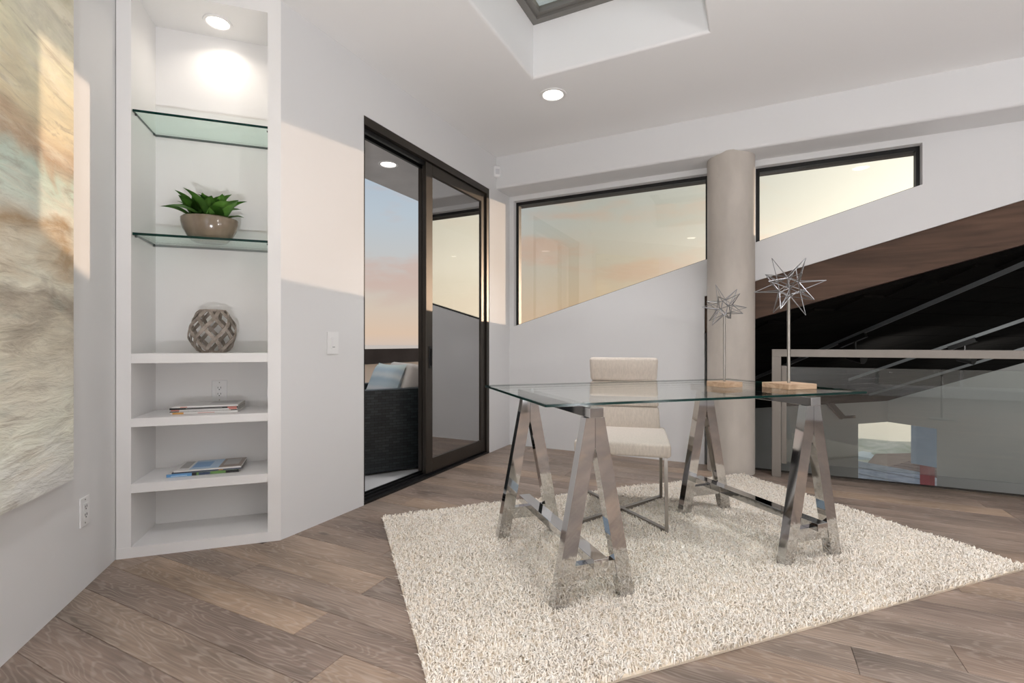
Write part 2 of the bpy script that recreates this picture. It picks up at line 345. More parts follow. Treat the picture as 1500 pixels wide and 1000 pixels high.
for e in bm.edges:
    c = [v.co for v in e.verts]
    if all(abs(q.z - ZC) < 1e-4 and hx0 - 1e-3 < q.x < hx1 + 1e-3 and hy0 - 1e-3 < q.y < hy1 + 1e-3 for q in c): eg.append(e)
bmesh.ops.bevel(bm, geom=eg, offset=.02, segments=4, profile=.5, affect='EDGES')
struct(mk('ceiling', bm, CEIL, smooth=True))

# ------------------------------------------------------------------ windows
def frame_poly(bm, pts, w, y0, y1, wl=None):      # a mitred frame inside a polygon (x, z), counter-clockwise
    n = len(pts); inn = []
    wl = wl or [w] * n
    for i in range(n):
        a, b, c = Vector(pts[i - 1]), Vector(pts[i]), Vector(pts[(i + 1) % n])
        d1 = (b - a).normalized(); d2 = (c - b).normalized(); n1 = Vector((-d1.y, d1.x)); n2 = Vector((-d2.y, d2.x))
        wa, wb = wl[i - 1], wl[i]
        # solve p.n1 = b.n1+wa ; p.n2 = b.n2+wb
        det = n1.x * n2.y - n1.y * n2.x; r1 = b.dot(n1) + wa; r2 = b.dot(n2) + wb
        inn.append(Vector(((r1 * n2.y - n1.y * r2) / det, (n1.x * r2 - n2.x * r1) / det)))
    for i in range(n):
        j = (i + 1) % n; q = [pts[i], pts[j], inn[j], inn[i]]
        hexa(bm, [(a[0], y0, a[1]) for a in q] + [(a[0], y1, a[1]) for a in q])
    return inn
def slope_window(name, x0, x1, label):
    e = thing(name, label, 'window', ((x0 + x1) / 2, 4.47, win((x0 + x1) / 2)))
    e['kind'] = 'structure'; o = e.location.copy()
    loc = lambda x, z: (x - o.x, z - o.z)
    pts = [loc(x0, win(x0) + .001), loc(x1, win(x1) + .001), loc(x1, T - .001), loc(x0, T - .001)]
    bm = BM(); inn = frame_poly(bm, pts, .03, -.01, .05, [.012, .022, .030, .028]); mk('window_frame', bm, BLACKM, e)
    bm = BM(); prism_y(bm, [(p.x, p.y) for p in inn], .018, .024); mk('pane', bm, PANE, e)
    return e
slope_window('window_1', w1 + .001, w2 - .001, 'large trapezoid window with black frame and sloping foot left of column')
slope_window('window_2', v1 + .001, v2 - .001, 'small tapering window with black frame and sloping foot right of column')
# unseen windows, added to let more daylight into the room
def added_window(name, x0, x1, z0, z1, label, loc, rz):
    e = thing(name, label, 'window', loc, rz); e['kind'] = 'structure'
    bm = BM(); frame_poly(bm, [(x0, z0), (x1, z0), (x1, z1), (x0, z1)], .05, -.03, .03); bar(bm, ((x0 + x1) / 2, 0, z0 + .05), ((x0 + x1) / 2, 0, z1 - .05), .05, .05)
    mk('window_frame', bm, TRIMW, e)
    for s, (a, b) in enumerate(((x0 + .05, (x0 + x1) / 2 - .025), ((x0 + x1) / 2 + .025, x1 - .05))):
        mk('pane', boxbm(a, b, -.004, .004, z0 + .05, z1 - .05), PANE, e)
added_window('added_window_3', 2.16, 4.89, .16, 2.54, 'added tall two pane window with black frame in the rear wall', (0, YR - .1, 0), 0)
added_window('added_window_4', .06, 2.49, .36, 2.54, 'added two pane window with black frame in the right wall beside stairwell', (XR + .1, 0, 0), math.pi / 2)
added_window('added_window_5', -2.59, -.16, .36, 2.54, 'added two pane window with black frame in the right wall near rear wall', (XR + .1, 0, 0), math.pi / 2)
# skylight sash
e = thing('window_6', 'grey framed skylight above the white plastered ceiling well', 'skylight', (hx0, hy0, ZT)); e['kind'] = 'structure'
SASH = pbr('grey_sash', (.20, .19, .175), .45, .2, var=.05)
bm = BM(); lx, ly = hx1 - hx0, hy1 - hy0
for a in ((-.03, .045, -.03, ly + .03), (lx - .045, lx + .03, -.03, ly + .03), (.045, lx - .045, -.03, .045), (.045, lx - .045, ly - .045, ly + .03)): box(bm, *a, .001, .05)
for a in ((.045, .075, .045, ly - .045), (lx - .075, lx - .045, .045, ly - .045), (.075, lx - .075, .045, .075), (.075, lx - .075, ly - .075, ly - .045)): box(bm, *a, .02, .06)
mk('window_frame', bm, SASH, e)
mk('pane', boxbm(.05, lx - .05, .05, ly - .05, .042, .05), SKYG, e)

# ------------------------------------------------------------------ sliding door (right-hand leaf stacked over the fixed one)
e = thing('door_1', 'dark bronze sliding glass door standing half open to the balcony', 'door', (XD, 2.338, 0)); e['kind'] = 'structure'
DY = 3.98 - 2.338; DZ = 2.462
bm = BM(); box(bm, -.16, -.004, .001, DY - .001, DZ - .055, DZ - .001); mk('head', bm, BRONZE, e)
bm = BM(); box(bm, -.12, -.10, .03, DY - .03, DZ - .085, DZ - .055); box(bm, -.055, -.035, .03, DY - .03, DZ - .085, DZ - .055); mk('head_track', bm, BLACKM, e)
mk('jamb', boxbm(-.16, -.012, .001, .022, 0, DZ - .055), BLACKM, e)
mk('jamb', boxbm(-.16, -.004, DY - .045, DY - .001, 0, DZ - .055), BRONZE, e)
bm = BM(); box(bm, -.16, -.002, .001, DY - .001, -.016, .014)
for xx in (-.13, -.085, -.04): box(bm, xx - .005, xx + .005, .022, DY - .045, .014, .028)
mk('sill', bm, BLACKM, e)
def leaf(name, xf, ya, yb, handle):
    x0, x1 = xf - .036, xf
    b = boxbm(x0, x1, ya, ya + .085, .03, DZ - .06, r=.003, seg=1); st = mk(name, b, BRONZE, e)
    mk('stile', boxbm(x0, x1, yb - .07, yb, .03, DZ - .06, r=.003, seg=1), BRONZE, st)
    mk('rail', boxbm(x0, x1, ya + .085, yb - .07, .03, .135, r=.003, seg=1), BRONZE, st)
    mk('rail', boxbm(x0, x1, ya + .085, yb - .07, DZ - .145, DZ - .06, r=.003, seg=1), BRONZE, st)
    bm = BM(); box(bm, x0 + .018, x0 + .023, ya + .085, yb - .07, .135, DZ - .145); mk('pane', bm, TINT, st)
    if handle:
        bm = BM(); box(bm, x1, x1 + .004, ya + .032, ya + .066, .83, 1.0); box(bm, x1 + .004, x1 + .012, ya + .055, ya + .064, .85, .98); mk('handle', bm, BLACKM, st)
leaf('sliding_leaf', -.02, .682, DY - .05, True)
leaf('fixed_leaf', -.10, .735, DY - .046, False)

# ------------------------------------------------------------------ column, timber beam
e = thing('column', 'round polished concrete column between the two sloping windows', 'column', (-.146, 4.285, 0)); e['kind'] = 'structure'
bm = BM(); lathe(bm, [(0, 0), (.176, 0), (.176, 2.515), (.170, 2.522), (0, 2.522)], 64); mk('shaft', bm, CONC, e, smooth=True)
bm = BM(); prism_y(bm, [(-.36, beam_bot(-.36)), (XR + .2, beam_bot(XR + .2)), (XR + .2, beam_top(XR + .2)), (-.36, beam_top(-.36))], 4.425, 4.565)
o = mk('roof_beam', bm, BEAMW); tag(o, 'sloping dark timber roof beam under the white wall over stairwell', 'beam')
# eave outside over the windows
bm = BM(); box(bm, XD - .6, XR, 4.58, 4.84, 2.50, 2.66)
tag(mk('eave', bm, pbr('brown_eave', (.10, .075, .06), .7, var=.1)), 'brown roof overhang outside above the sloping windows', 'eave')

# ------------------------------------------------------------------ stairwell beyond the guard rail
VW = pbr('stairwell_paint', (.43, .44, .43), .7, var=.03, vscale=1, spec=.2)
cx, cy = (13.15 - 8.70) / 2, (13.15 + 8.70) / 2      # far corner of the stairwell
pts = [(-2.4, 4.585), (8.56, 4.585), (cx, cy), (-2.4, 6.30)]
bm = BM(); big = [(-2.7, 4.585), (9.2, 4.585), (cx, cy + .5), (-2.7, 6.3)]
prism(bm, big, lambda x, y: roof(x, y) + .02, lambda x, y: roof(x, y) + .20)
lroof = mk('lower_roof', bm, DARKW); struct(lroof)
# its boarded underside, plank by plank, running along the diagonal
n_b = 0
bb = 2.0
while bb < 6.1:
    # planks run along a at constant b
    a0 = max(bb + .0, 0); 
    lo_a = 4.60 * R2 - bb if True else 0       # Y > 4.60  ->  a > 4.6*sqrt2 - b
    lo_a = max(lo_a, -2.4 * R2 + bb)
    hi_a = 13.13 / R2
    if hi_a - lo_a > .3:
        def P(a, b):
            v = AB(a, b); return (v.x, v.y)
        bm = BM(); q = [P(lo_a, bb), P(hi_a, bb), P(hi_a, bb + .225), P(lo_a, bb + .225)]
        prism(bm, q, lambda x, y: roof(x, y), lambda x, y: roof(x, y) + .018); mk('ceiling_board', bm, DARKW, lroof)
    bb += .232
# walls of the stairwell with the corner window
zb = -2.9
def wall_strip(bm, p, q, z0, z1, t=.035, side=1):
    p, q = Vector((*p, 0)), Vector((*q, 0)); d = (q - p).normalized(); n = Vector((-d.y, d.x, 0)) * side * t
    c = [p, q, q + n, p + n]; f = lambda v, z: z if not callable(z) else z(v)
    hexa(bm, [(v.x, v.y, f(v, z0)) for v in c] + [(v.x, v.y, f(v, z1)) for v in c])
C0 = (cx, cy); zr = lambda v: roof(v.x, v.y) + .1
wl = (1.70, 10.40); wr = (2.775, 13.15 - 2.775); WH = -.40
far_l = (-2.4, 6.30)
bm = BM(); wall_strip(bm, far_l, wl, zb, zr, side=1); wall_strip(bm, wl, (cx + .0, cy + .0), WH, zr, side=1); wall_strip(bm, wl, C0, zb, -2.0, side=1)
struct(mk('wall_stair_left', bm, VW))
ws = (6.3, 13.15 - 6.3); we = (7.4, 13.15 - 7.4)  # unseen opening in the right wall, added to bring daylight into the stairwell
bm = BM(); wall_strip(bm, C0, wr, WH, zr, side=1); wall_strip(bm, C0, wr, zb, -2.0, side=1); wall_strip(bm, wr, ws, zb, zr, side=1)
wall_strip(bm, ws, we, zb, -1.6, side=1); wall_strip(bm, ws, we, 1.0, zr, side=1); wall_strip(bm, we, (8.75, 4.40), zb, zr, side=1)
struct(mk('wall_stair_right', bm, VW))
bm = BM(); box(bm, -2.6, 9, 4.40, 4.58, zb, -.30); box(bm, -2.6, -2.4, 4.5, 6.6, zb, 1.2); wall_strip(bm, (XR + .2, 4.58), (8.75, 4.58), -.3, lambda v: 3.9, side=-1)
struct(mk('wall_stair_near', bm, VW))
struct(mk('floor_lower', boxbm(-2.6, 9, 4.58, 11.3, zb - .2, zb), pbr('lower_floor', (.30, .24, .19), .5)))
# corner window glass
e = thing('window_7', 'frameless corner window low in the stairwell looking onto rooftops', 'window', (cx, cy, WH)); e['kind'] = 'structure'
bm = BM()
for q in (wl, wr):
    d = Vector((q[0] - cx, q[1] - cy, 0)); nrm = Vector((d.y, -d.x, 0)).normalized()
    bar(bm, Vector((0, .02, -.8)), d + Vector((0, .02, -.8)), .006, 1.6)
mk('pane', bm, PANE, e)
# handrail on the stair wall
e = thing('handrail', 'dark sloping stair handrail fixed to the grey stairwell wall', 'handrail', (.62, 9.30, .60))
off = Vector((.05, -.05, 0)); h = [Vector((.643, 9.343, .622)), Vector((1.36, 10.06, -.247)), Vector((1.568, 10.268, -.249))]
loc = Vector((.62, 9.30, .60)); h = [q + off - loc for q in h]
bm = BM(); bar(bm, h[0], h[1], .05, .09); mk('rail', bm, BLACKM, e); bm = BM(); bar(bm, h[1], h[2], .04, .04); mk('rail_end', bm, BLACKM, e)
for k in (.3, .75): bm = BM(); q = h[0].lerp(h[1], k); bar(bm, q, q + Vector((-.05, .05, 0)), .02, .02); mk('bracket', bm, BLACKM, e)
# track lights under the sloping roof
TRK = pbr('grey_track', (.16, .17, .175), .5, .5)
for k, (a, heads, lab) in enumerate(((4.62, (3.38,), 'long grey lighting track with one spot nearest the timber beam'), (6.42, (3.47,), 'grey lighting track with one spot in middle of dark sloping ceiling'), (8.03, (), 'bare grey lighting track without spot deep in the stairwell ceiling'))):
    b0 = 1.98 if k == 0 else 2.4; b1 = 4.75 if k < 2 else 5.6
    lo_b = 4.62 * R2 - a; b0 = max(b0, lo_b)
    def Q(b, dz=0, da=0): v = AB(a + da, b); v.z = roof(v.x, v.y) + dz; return v
    p0 = Q(b0); e = thing('lighting_track', lab, 'track light', p0)
    bm = BM(); bar(bm, Q(b0, -.018) - p0, Q(b1, -.018) - p0, .018 if k == 0 else .010, .034); mk('track', bm, TRK, e)
    for hb in heads:
        bm = BM(); bar(bm, Q(hb - .13, -.055) - p0, Q(hb + .12, -.055) - p0, .04, .045); ad = mk('adapter', bm, BLACKM, e)
        bm = BM(); q = Q(hb - .03, -.08) - p0; tube(bm, q, q + Vector((0, 0, -.11)), .012); tube(bm, q + Vector((-.05, .04, -.13)), q + Vector((.06, -.05, -.15)), .045, 16, .06); mk('spot_head', bm, BLACKM, e)
        ld = bpy.data.lights.new('spot_beam', 'SPOT'); ld.energy = 90; ld.spot_size = math.radians(100); ld.spot_blend = .8; ld.shadow_soft_size = .04; ld.color = (1, .98, .95)
        lo_ = bpy.data.objects.new('spot_beam', ld); COL.objects.link(lo_); lo_.parent = e; lo_.location = q + Vector((.08, .03, -.2)); lo_.rotation_euler = Vector((-.55, -.75, .25)).to_track_quat('Z', 'Y').to_euler()

# ------------------------------------------------------------------ guard rail
gx0, gx1, gy = .145, 4.6, 4.262
e = thing('guard_rail', 'taupe metal guard rail with glass infill along the stairwell edge', 'railing', (gx0, gy, 0))
mk('post', boxbm(0, .062, -.03, .03, 0, .92, r=.002, seg=1), RAILM, e)
mk('top_rail', boxbm(0, gx1 - gx0, -.03, .03, .92, .976, r=.002, seg=1), RAILM, e)
mk('clamp_post', boxbm(.066, .10, .0, .03, .10, .85), RAILM, e)
mk('post', boxbm(gx1 - gx0 - .062, gx1 - gx0, -.03, .03, 0, .92, r=.002, seg=1), RAILM, e)
for a, b in ((.10, 2.20), (2.205, gx1 - gx0 - .09)):
    bm = BM(); box(bm, a, b, .009, .021, .113, .842); mk('glass_panel', bm, RAILG, e)
for q in (2.0, 2.4, 3.8): mk('glass_clamp', boxbm(q - .02, q + .02, .0, .03, 0, .113), RAILM, e)

# ------------------------------------------------------------------ bookcase (built in across the corner)
BA = -1.030; BWID = .7085; OX = .060; OX1 = .647    # local x = a, local y = depth into the wall
e = thing('bookcase', 'tall white built-in bookcase set across the corner of the room', 'bookcase', AB(BA, BF), math.pi / 4)
D = .315
mk('stile', boxbm(.001, OX, 0, D, .05, ZC - .001), TRIMW, e); mk('stile', boxbm(OX1, BWID, 0, D, .05, ZC - .001), TRIMW, e)
mk('header', boxbm(OX, OX1, 0, .02, 2.723, ZC - .001), TRIMW, e); mk('top_panel', boxbm(OX, OX1, .02, D, 2.723, 2.745), TRIMW, e)
mk('back_panel', boxbm(.001, BWID, D, D + .02, 0, ZC - .001), TRIMW, e)
for z0, z1 in ((.925, .972), (.621, .663), (.306, .351)): mk('shelf', boxbm(OX, OX1, .0, D, z0, z1, r=.0015, seg=1), TRIMW, e)
mk('plinth', boxbm(.001, BWID, -.002, D, 0, .05), TRIMW, e)
BL = lambda x, y, z: AB(BA + x, BF + y, z)
def in_case(name, label, cat, x, y, z, rz=0, group=None): return thing(name, label, cat, BL(x, y, z), math.pi / 4 + rz, group)
PIN = pbr('shelf_pin', (.10, .10, .10), .4, .8)
for zt_, lab in ((2.142, 'empty green-edged glass shelf high under the bookcase downlight'), (1.552, 'green-edged glass shelf carrying the potted succulent in bookcase')):
    g = in_case('glass_shelf', lab, 'shelf', OX, .012, zt_ - .012, group='glass shelves in the bookcase')
    w = OX1 - OX; bm = boxbm(.0015, w - .0015, 0, D - .016, 0, .012)
    pane = mk('glass_pane', bm, [SHELFG, GEDGE], g)
    for p in pane.data.polygons: p.material_index = 0 if abs(p.normal.z) > .5 else 1
    for px_ in (.006, w - .006):
        for py_ in (.03, D - .05): bm = BM(); box(bm, px_ - .004, px_ + .004, py_ - .004, py_ + .004, -.006, 0); mk('shelf_pin', bm, PIN, g)

# outlets and switch
def outlet(e):
    mk('cover_plate', boxbm(-.037, .037, -.006, 0, -.06, .06, r=.002), PLASTIC, e)
    mk('socket_body', boxbm(-.017, .017, -.0085, -.006, -.034, .034, r=.0008, seg=1), PLASTIC, e)
    for zz in (.016, -.018):
        bm = BM(); box(bm, -.008, -.0055, -.0095, -.0085, zz, zz + .009); box(bm, .0055, .008, -.0095, -.0085, zz, zz + .009); tube(bm, (0, -.0085, zz - .006), (0, -.0095, zz - .006), .003, 8); mk('slot', bm, SLOT, e)
    for zz in (.048, -.048): bm = BM(); tube(bm, (0, -.006, zz), (0, -.007, zz), .003, 8); mk('screw', bm, STEEL, e)
ox = -.668 - BA
outlet(in_case('wall_outlet', 'white double socket on bookcase back panel behind the magazines', 'outlet', ox, D, .755))
outlet(thing('wall_outlet', 'white double socket low on the painted wall under the artwork', 'outlet', AB(CA, 2.482, .325), math.radians(135)))
e = thing('light_switch', 'white rocker light switch on wall between bookcase and sliding door', 'switch', (XD, 2.082, 1.023), math.pi / 2)
mk('cover_plate', boxbm(-.042, .042, -.006, 0, -.066, .066, r=.002), PLASTIC, e); mk('rocker', boxbm(-.017, .017, -.010, -.006, -.034, .034, r=.001, seg=1), PLASTIC, e)
mk('indicator', boxbm(-.009, .009, -.0108, -.010, -.026, -.021), pbr('grey_mark', (.35, .35, .35), .5), e)
e = thing('motion_sensor', 'small white motion sensor mounted in corner below the ceiling', 'sensor', (XD + .018, YF - .018, 2.655), math.pi / 4)
mk('housing', boxbm(-.033, .033, -.022, .022, -.055, .055, r=.014, seg=3), PLASTIC, e, smooth=True)
mk('lens', boxbm(-.02, .02, -.026, -.02, -.03, .022, r=.003), pbr('sensor_lens', (.62, .62, .64), .5), e)

# ------------------------------------------------------------------ recessed downlights
GLOW = emit('lamp_glow', (1, .93, .84), 5)
def downlight(label, loc, r, watt, col=(.98, .97, 1.0), spread=100, glow=GLOW, deep=.05):
    e = thing('downlight', label, 'downlight', loc, 0, 'recessed downlights')
    bm = BM(); lathe(bm, [(r * .74, -.002), (r * .80, -.006), (r * .97, -.006), (r, 0), (r * .74, .0)], 40, close=True); mk('trim_ring', bm, TRIMW, e, smooth=True)
    bm = BM(); lathe(bm, [(r * .74, -.002), (r * .60, deep * .0 + -.0012), (0, -.0012)], 40); mk('lamp', bm, glow, e, smooth=True)
    ld = bpy.data.lights.new('downlight_beam', 'AREA'); ld.shape = 'DISK'; ld.size = r * 1.3; ld.energy = watt * LAMP; ld.color = col; ld.spread = math.radians(spread)
    lo_ = bpy.data.objects.new('downlight_beam', ld); COL.objects.link(lo_); lo_.parent = e; lo_.location = (0, 0, -.012)
    return e
downlight('round recessed downlight in white ceiling beside the skylight well', (-1.272, 3.253, ZC), .098, 16)
v = BL(.385, .17, 2.723); downlight('round recessed downlight in top of the white bookcase', v, .07, 1.5, col=(1, .90, .79), spread=140)
downlight('round recessed downlight in grey balcony soffit outside the door', (-2.78, 3.26, 2.55), .085, 4)
for x, y, lab in ((1.0, 3.0, 'added recessed downlight in white ceiling over rug corner by the guard rail'), (3.2, 3.0, 'added recessed downlight in white ceiling near stairwell and right wall'), (-.9, .3, 'added recessed downlight in white ceiling close to the abstract canvas'), (1.0, .6, 'added recessed downlight in white ceiling in the middle of the room'),
                  (3.2, .6, 'added recessed downlight in white ceiling before the right wall windows'), (1.2, -1.6, 'added recessed downlight in white ceiling at end of painting wall'), (3.4, -1.6, 'added recessed downlight in white ceiling before the rear wall window')):
    downlight(lab, (x, y, ZC), .098, 16)  # these out-of-view downlights are added to raise the room's brightness

# fill lights shaped as floor uplights, added out of view to brighten the ceiling
def uplight(label, loc, watt):
    e = thing('added_uplight', label, 'uplight', loc, 0, 'added floor uplights')
    bm = BM(); lathe(bm, [(.04, .02), (.095, .02), (.095, 0), (.10, 0), (.10, .28), (.092, .28), (.085, .20), (.04, .18)], 32, close=True); mk('can', bm, STEEL, e, smooth=True)
    bm = BM(); lathe(bm, [(0, .215), (.082, .215)], 32); mk('lamp', bm, GLOW, e)
    ld = bpy.data.lights.new('added_uplight_beam', 'AREA'); ld.shape = 'DISK'; ld.size = .17; ld.energy = watt; ld.color = UPCOL
    lo_ = bpy.data.objects.new('added_uplight_beam', ld); COL.objects.link(lo_); lo_.parent = e; lo_.location = (0, 0, .285); lo_.rotation_euler = (math.pi, 0, 0)
uplight('added steel floor uplight at the foot of the painting wall', (.3, -.6, 0), 82)
uplight('added steel floor uplight in the middle of the oak floor', (3.2, .3, 0), 62)
uplight('added steel floor uplight under the right wall window', (4.3, 1.0, 0), 32)
uplight('added steel floor uplight near the guard rail end', (4.4, 3.3, 0), 4)
# a globe floor lamp, added out of view as fill for walls and bookcase
e = thing('added_floor_lamp', 'added white globe floor lamp standing on the open oak floor', 'floor lamp', (2.3, .15, 0))
bm = BM(); lathe(bm, [(0, 0), (.15, 0), (.15, .012), (.02, .025), (0, .025)], 32); mk('base', bm, STEEL, e, smooth=True)
bm = BM(); tube(bm, (0, 0, .025), (0, 0, 1.24), .012, 12); mk('pole', bm, STEEL, e, smooth=True)
bm = BM(); lathe(bm, [(0, 1.22)] + [(.17 * math.sin(math.pi * k / 16), 1.39 - .17 * math.cos(math.pi * k / 16)) for k in range(1, 16)] + [(0, 1.56)], 32); mk('globe', bm, emit('globe_glow', (1, .97, .93), GLOBE), e, smooth=True)

# ------------------------------------------------------------------ painting
def paint():
    m, nt, p = base_mat('abstract_oil_paint'); N = nt.nodes.new; L = nt.links.new
    tc = N('ShaderNodeTexCoord')
    def noise(scale, st, det=5, dist=0, rough=.55):
        mp = N('ShaderNodeMapping'); mp.inputs['Scale'].default_value = st; L(tc.outputs['Object'], mp.inputs[0])
        n = N('ShaderNodeTexNoise'); n.inputs['Scale'].default_value = scale; n.inputs['Detail'].default_value = det; n.inputs['Distortion'].default_value = dist; n.inputs['Roughness'].default_value = rough
        L(mp.outputs[0], n.inputs['Vector']); return n
    sep = N('ShaderNodeSeparateXYZ'); L(tc.outputs['Object'], sep.inputs[0])
    n0 = noise(2.0, (1.2, 1, 2.2), 5, .6)
    ma = N('ShaderNodeMath'); ma.operation = 'MULTIPLY_ADD'; L(n0.outputs['Fac'], ma.inputs[0]); ma.inputs[1].default_value = .55; L(sep.outputs['Z'], ma.inputs[2])
    mr = N('ShaderNodeMapRange'); L(ma.outputs[0], mr.inputs[0]); mr.inputs[1].default_value = .27; mr.inputs[2].default_value = 2.27
    rp = N('ShaderNodeValToRGB'); L(mr.outputs[0], rp.inputs[0]); cr = rp.color_ramp
    st = [(.0, (.60, .56, .45)), (.10, (.50, .48, .40)), (.20, (.46, .44, .37)), (.27, (.38, .35, .28)), (.33, (.22, .19, .15)), (.38, (.46, .44, .36)), (.45, (.28, .20, .12)), (.50, (.42, .42, .36)), (.55, (.36, .42, .36)), (.60, (.33, .24, .16)),
          (.66, (.50, .40, .27)), (.76, (.52, .45, .33)), (.86, (.44, .42, .34)), (1, (.50, .42, .26))]
    while len(cr.elements) < len(st): cr.elements.new(.5)
    for e_, (q, c) in zip(cr.elements, st): e_.position = q; e_.color = (*[min(.8, v_ * 1.7) for v_ in c], 1)
    n1 = noise(3, (1.0, 1, 5), 10, .5, .66); a1 = N('ShaderNodeMapRange'); L(n1.outputs['Fac'], a1.inputs[0]); a1.inputs[1].default_value = .52; a1.inputs[2].default_value = .72; a1.inputs[4].default_value = .75
    m1 = N('ShaderNodeMix'); m1.data_type = 'RGBA'; L(a1.outputs[0], m1.inputs['Factor']); L(rp.outputs[0], m1.inputs['A']); m1.inputs['B'].default_value = (.82, .77, .64, 1)
    n2 = noise(2.6, (1.0, 1, 4.5), 9, 1.0, .68); a2 = N('ShaderNodeMapRange'); L(n2.outputs['Fac'], a2.inputs[0]); a2.inputs[1].default_value = .55; a2.inputs[2].default_value = .70; a2.inputs[4].default_value = .72
    m2 = N('ShaderNodeMix'); m2.data_type = 'RGBA'; L(a2.outputs[0], m2.inputs['Factor']); L(m1.outputs['Result'], m2.inputs['A']); m2.inputs['B'].default_value = (.30, .235, .17, 1)
    n3 = noise(1.7, (1.2, 3, 3), 6, .6); a3 = N('ShaderNodeMapRange'); L(n3.outputs['Fac'], a3.inputs[0]); a3.inputs[1].default_value = .60; a3.inputs[2].default_value = .75; a3.inputs[4].default_value = .5
    m3 = N('ShaderNodeMix'); m3.data_type = 'RGBA'; L(a3.outputs[0], m3.inputs['Factor']); L(m2.outputs['Result'], m3.inputs['A']); m3.inputs['B'].default_value = (.36, .47, .42, 1)
    n4 = noise(4.5, (1.0, 1, 4.0), 8, .5, .62); a4 = N('ShaderNodeMapRange'); L(n4.outputs['Fac'], a4.inputs[0]); a4.inputs[1].default_value = .30; a4.inputs[2].default_value = .60; a4.inputs[3].default_value = .82; a4.inputs[4].default_value = 1.08
    m4 = N('ShaderNodeMix'); m4.data_type = 'RGBA'; m4.blend_type = 'MULTIPLY'; m4.inputs['Factor'].default_value = 1; L(m3.outputs['Result'], m4.inputs['A']); L(a4.outputs[0], m4.inputs['B'])
    L(m4.outputs['Result'], p.inputs['Base Color']); p.inputs['Roughness'].default_value = .55; p.inputs['Specular IOR Level'].default_value = .3
    bp = N('ShaderNodeBump'); bp.inputs['Strength'].default_value = .9; bp.inputs['Distance'].default_value = .018; L(n4.outputs['Fac'], bp.inputs['Height'])
    L(bp.outputs[0], p.inputs['Normal']); return m
e = thing('painting', 'large unframed abstract canvas in beige brown and grey streaks on left wall', 'painting', AB(CA, 2.33, .495), math.radians(135))
# local x runs towards the bookcase (negative = towards the rear), local -y faces the room
PWD = 1.25; PHT = 2.05
mk('stretcher_canvas', boxbm(-PWD, 0, -.030, -.001, 0, PHT, r=.003, seg=2), pbr('raw_canvas', (.66, .60, .49), .8, var=.1), e)
# the painted face: a thin relief skin
bm = BM(); nx, nz_ = 60, 100; vv = []
for i in range(nx + 1):
    r_ = []
    for j in range(nz_ + 1):
        x = -PWD + PWD * i / nx; z = PHT * j / nz_; edge = 0 if i in (0, nx) or j in (0, nz_) else 1
        dd = .0022 + edge * (.0016 + .0016 * math.sin(j * .9 + 2 * math.sin(i * .21) + 1.3 * math.sin(j * .13)) * math.sin(i * .33 + j * .05))
        r_.append(bm.verts.new((x, -.030 - dd, z)))
    vv.append(r_)
for i in range(nx):
    for j in range(nz_): bm.faces.new((vv[i][j], vv[i + 1][j], vv[i + 1][j + 1], vv[i][j + 1]))
mk('paint_layer', bm, paint(), e, smooth=True)

# ------------------------------------------------------------------ rug
RA0, RA1, RB0, RB1 = .215, 2.90, 1.30, 2.945
rc = AB((RA0 + RA1) / 2, (RB0 + RB1) / 2); RL, RWD = (RA1 - RA0), (RB1 - RB0)
e = thing('rug', 'cream shaggy rug lying under the glass desk and the chair', 'rug', rc, math.pi / 4 + math.radians(1.2))
RUGB = pbr('rug_backing', (.70, .60, .47), .9, var=.1)
mk('backing', boxbm(-RL / 2, RL / 2, -RWD / 2, RWD / 2, 0.0005, .008), RUGB, e)
def pile():
    n = 95000
    px_ = rng.uniform(-RL / 2, RL / 2, n); py_ = rng.uniform(-RWD / 2, RWD / 2, n)
    ht = rng.uniform(.014, .026, n) * (1 + .25 * np.sin(px_ * 9 + 2 * np.sin(py_ * 5)) * np.sin(py_ * 8 + px_ * 3))
    ang = rng.uniform(0, 2 * np.pi, n); lean = rng.uniform(.2, 1.1, n) * ht; w = rng.uniform(.0022, .0038, n)
    dx, dy = np.cos(ang), np.sin(ang); V = np.zeros((n, 7, 3))
    for k in range(3):
        t = ang + 2 * np.pi * k / 3
        V[:, k] = np.stack([px_ + w * np.cos(t), py_ + w * np.sin(t), np.full(n, .006)], 1)
        V[:, 3 + k] = np.stack([px_ + dx * lean * .35 + w * np.cos(t), py_ + dy * lean * .35 + w * np.sin(t), .006 + ht * .7], 1)
    V[:, 6] = np.stack([px_ + dx * lean, py_ + dy * lean, .006 + ht * (1.0 - .15 * lean / ht)], 1)
    F = np.array([[0, 1, 4], [0, 4, 3], [1, 2, 5], [1, 5, 4], [2, 0, 3], [2, 3, 5], [3, 4, 6], [4, 5, 6], [5, 3, 6]])
    FA = (np.arange(n)[:, None, None] * 7 + F[None]).reshape(-1, 3)
    me = bpy.data.meshes.new('pile'); me.vertices.add(n * 7); me.vertices.foreach_set('co', V.reshape(-1))
    me.loops.add(FA.size); me.loops.foreach_set('vertex_index', FA.reshape(-1).astype(np.int32)); me.polygons.add(len(FA))
    me.polygons.foreach_set('loop_start', np.arange(0, FA.size, 3, dtype=np.int32)); me.polygons.foreach_set('use_smooth', np.ones(len(FA), bool)); me.update(calc_edges=True)
    me.materials.append(pbr('cream_wool', (.95, .90, .82), .95, col2=(.91, .81, .68), vscale=45, spec=.1, sheen=.3)); o = bpy.data.objects.new('pile', me); COL.objects.link(o); o.parent = e; o['kind'] = 'stuff'
pile()
RUGZ = .013

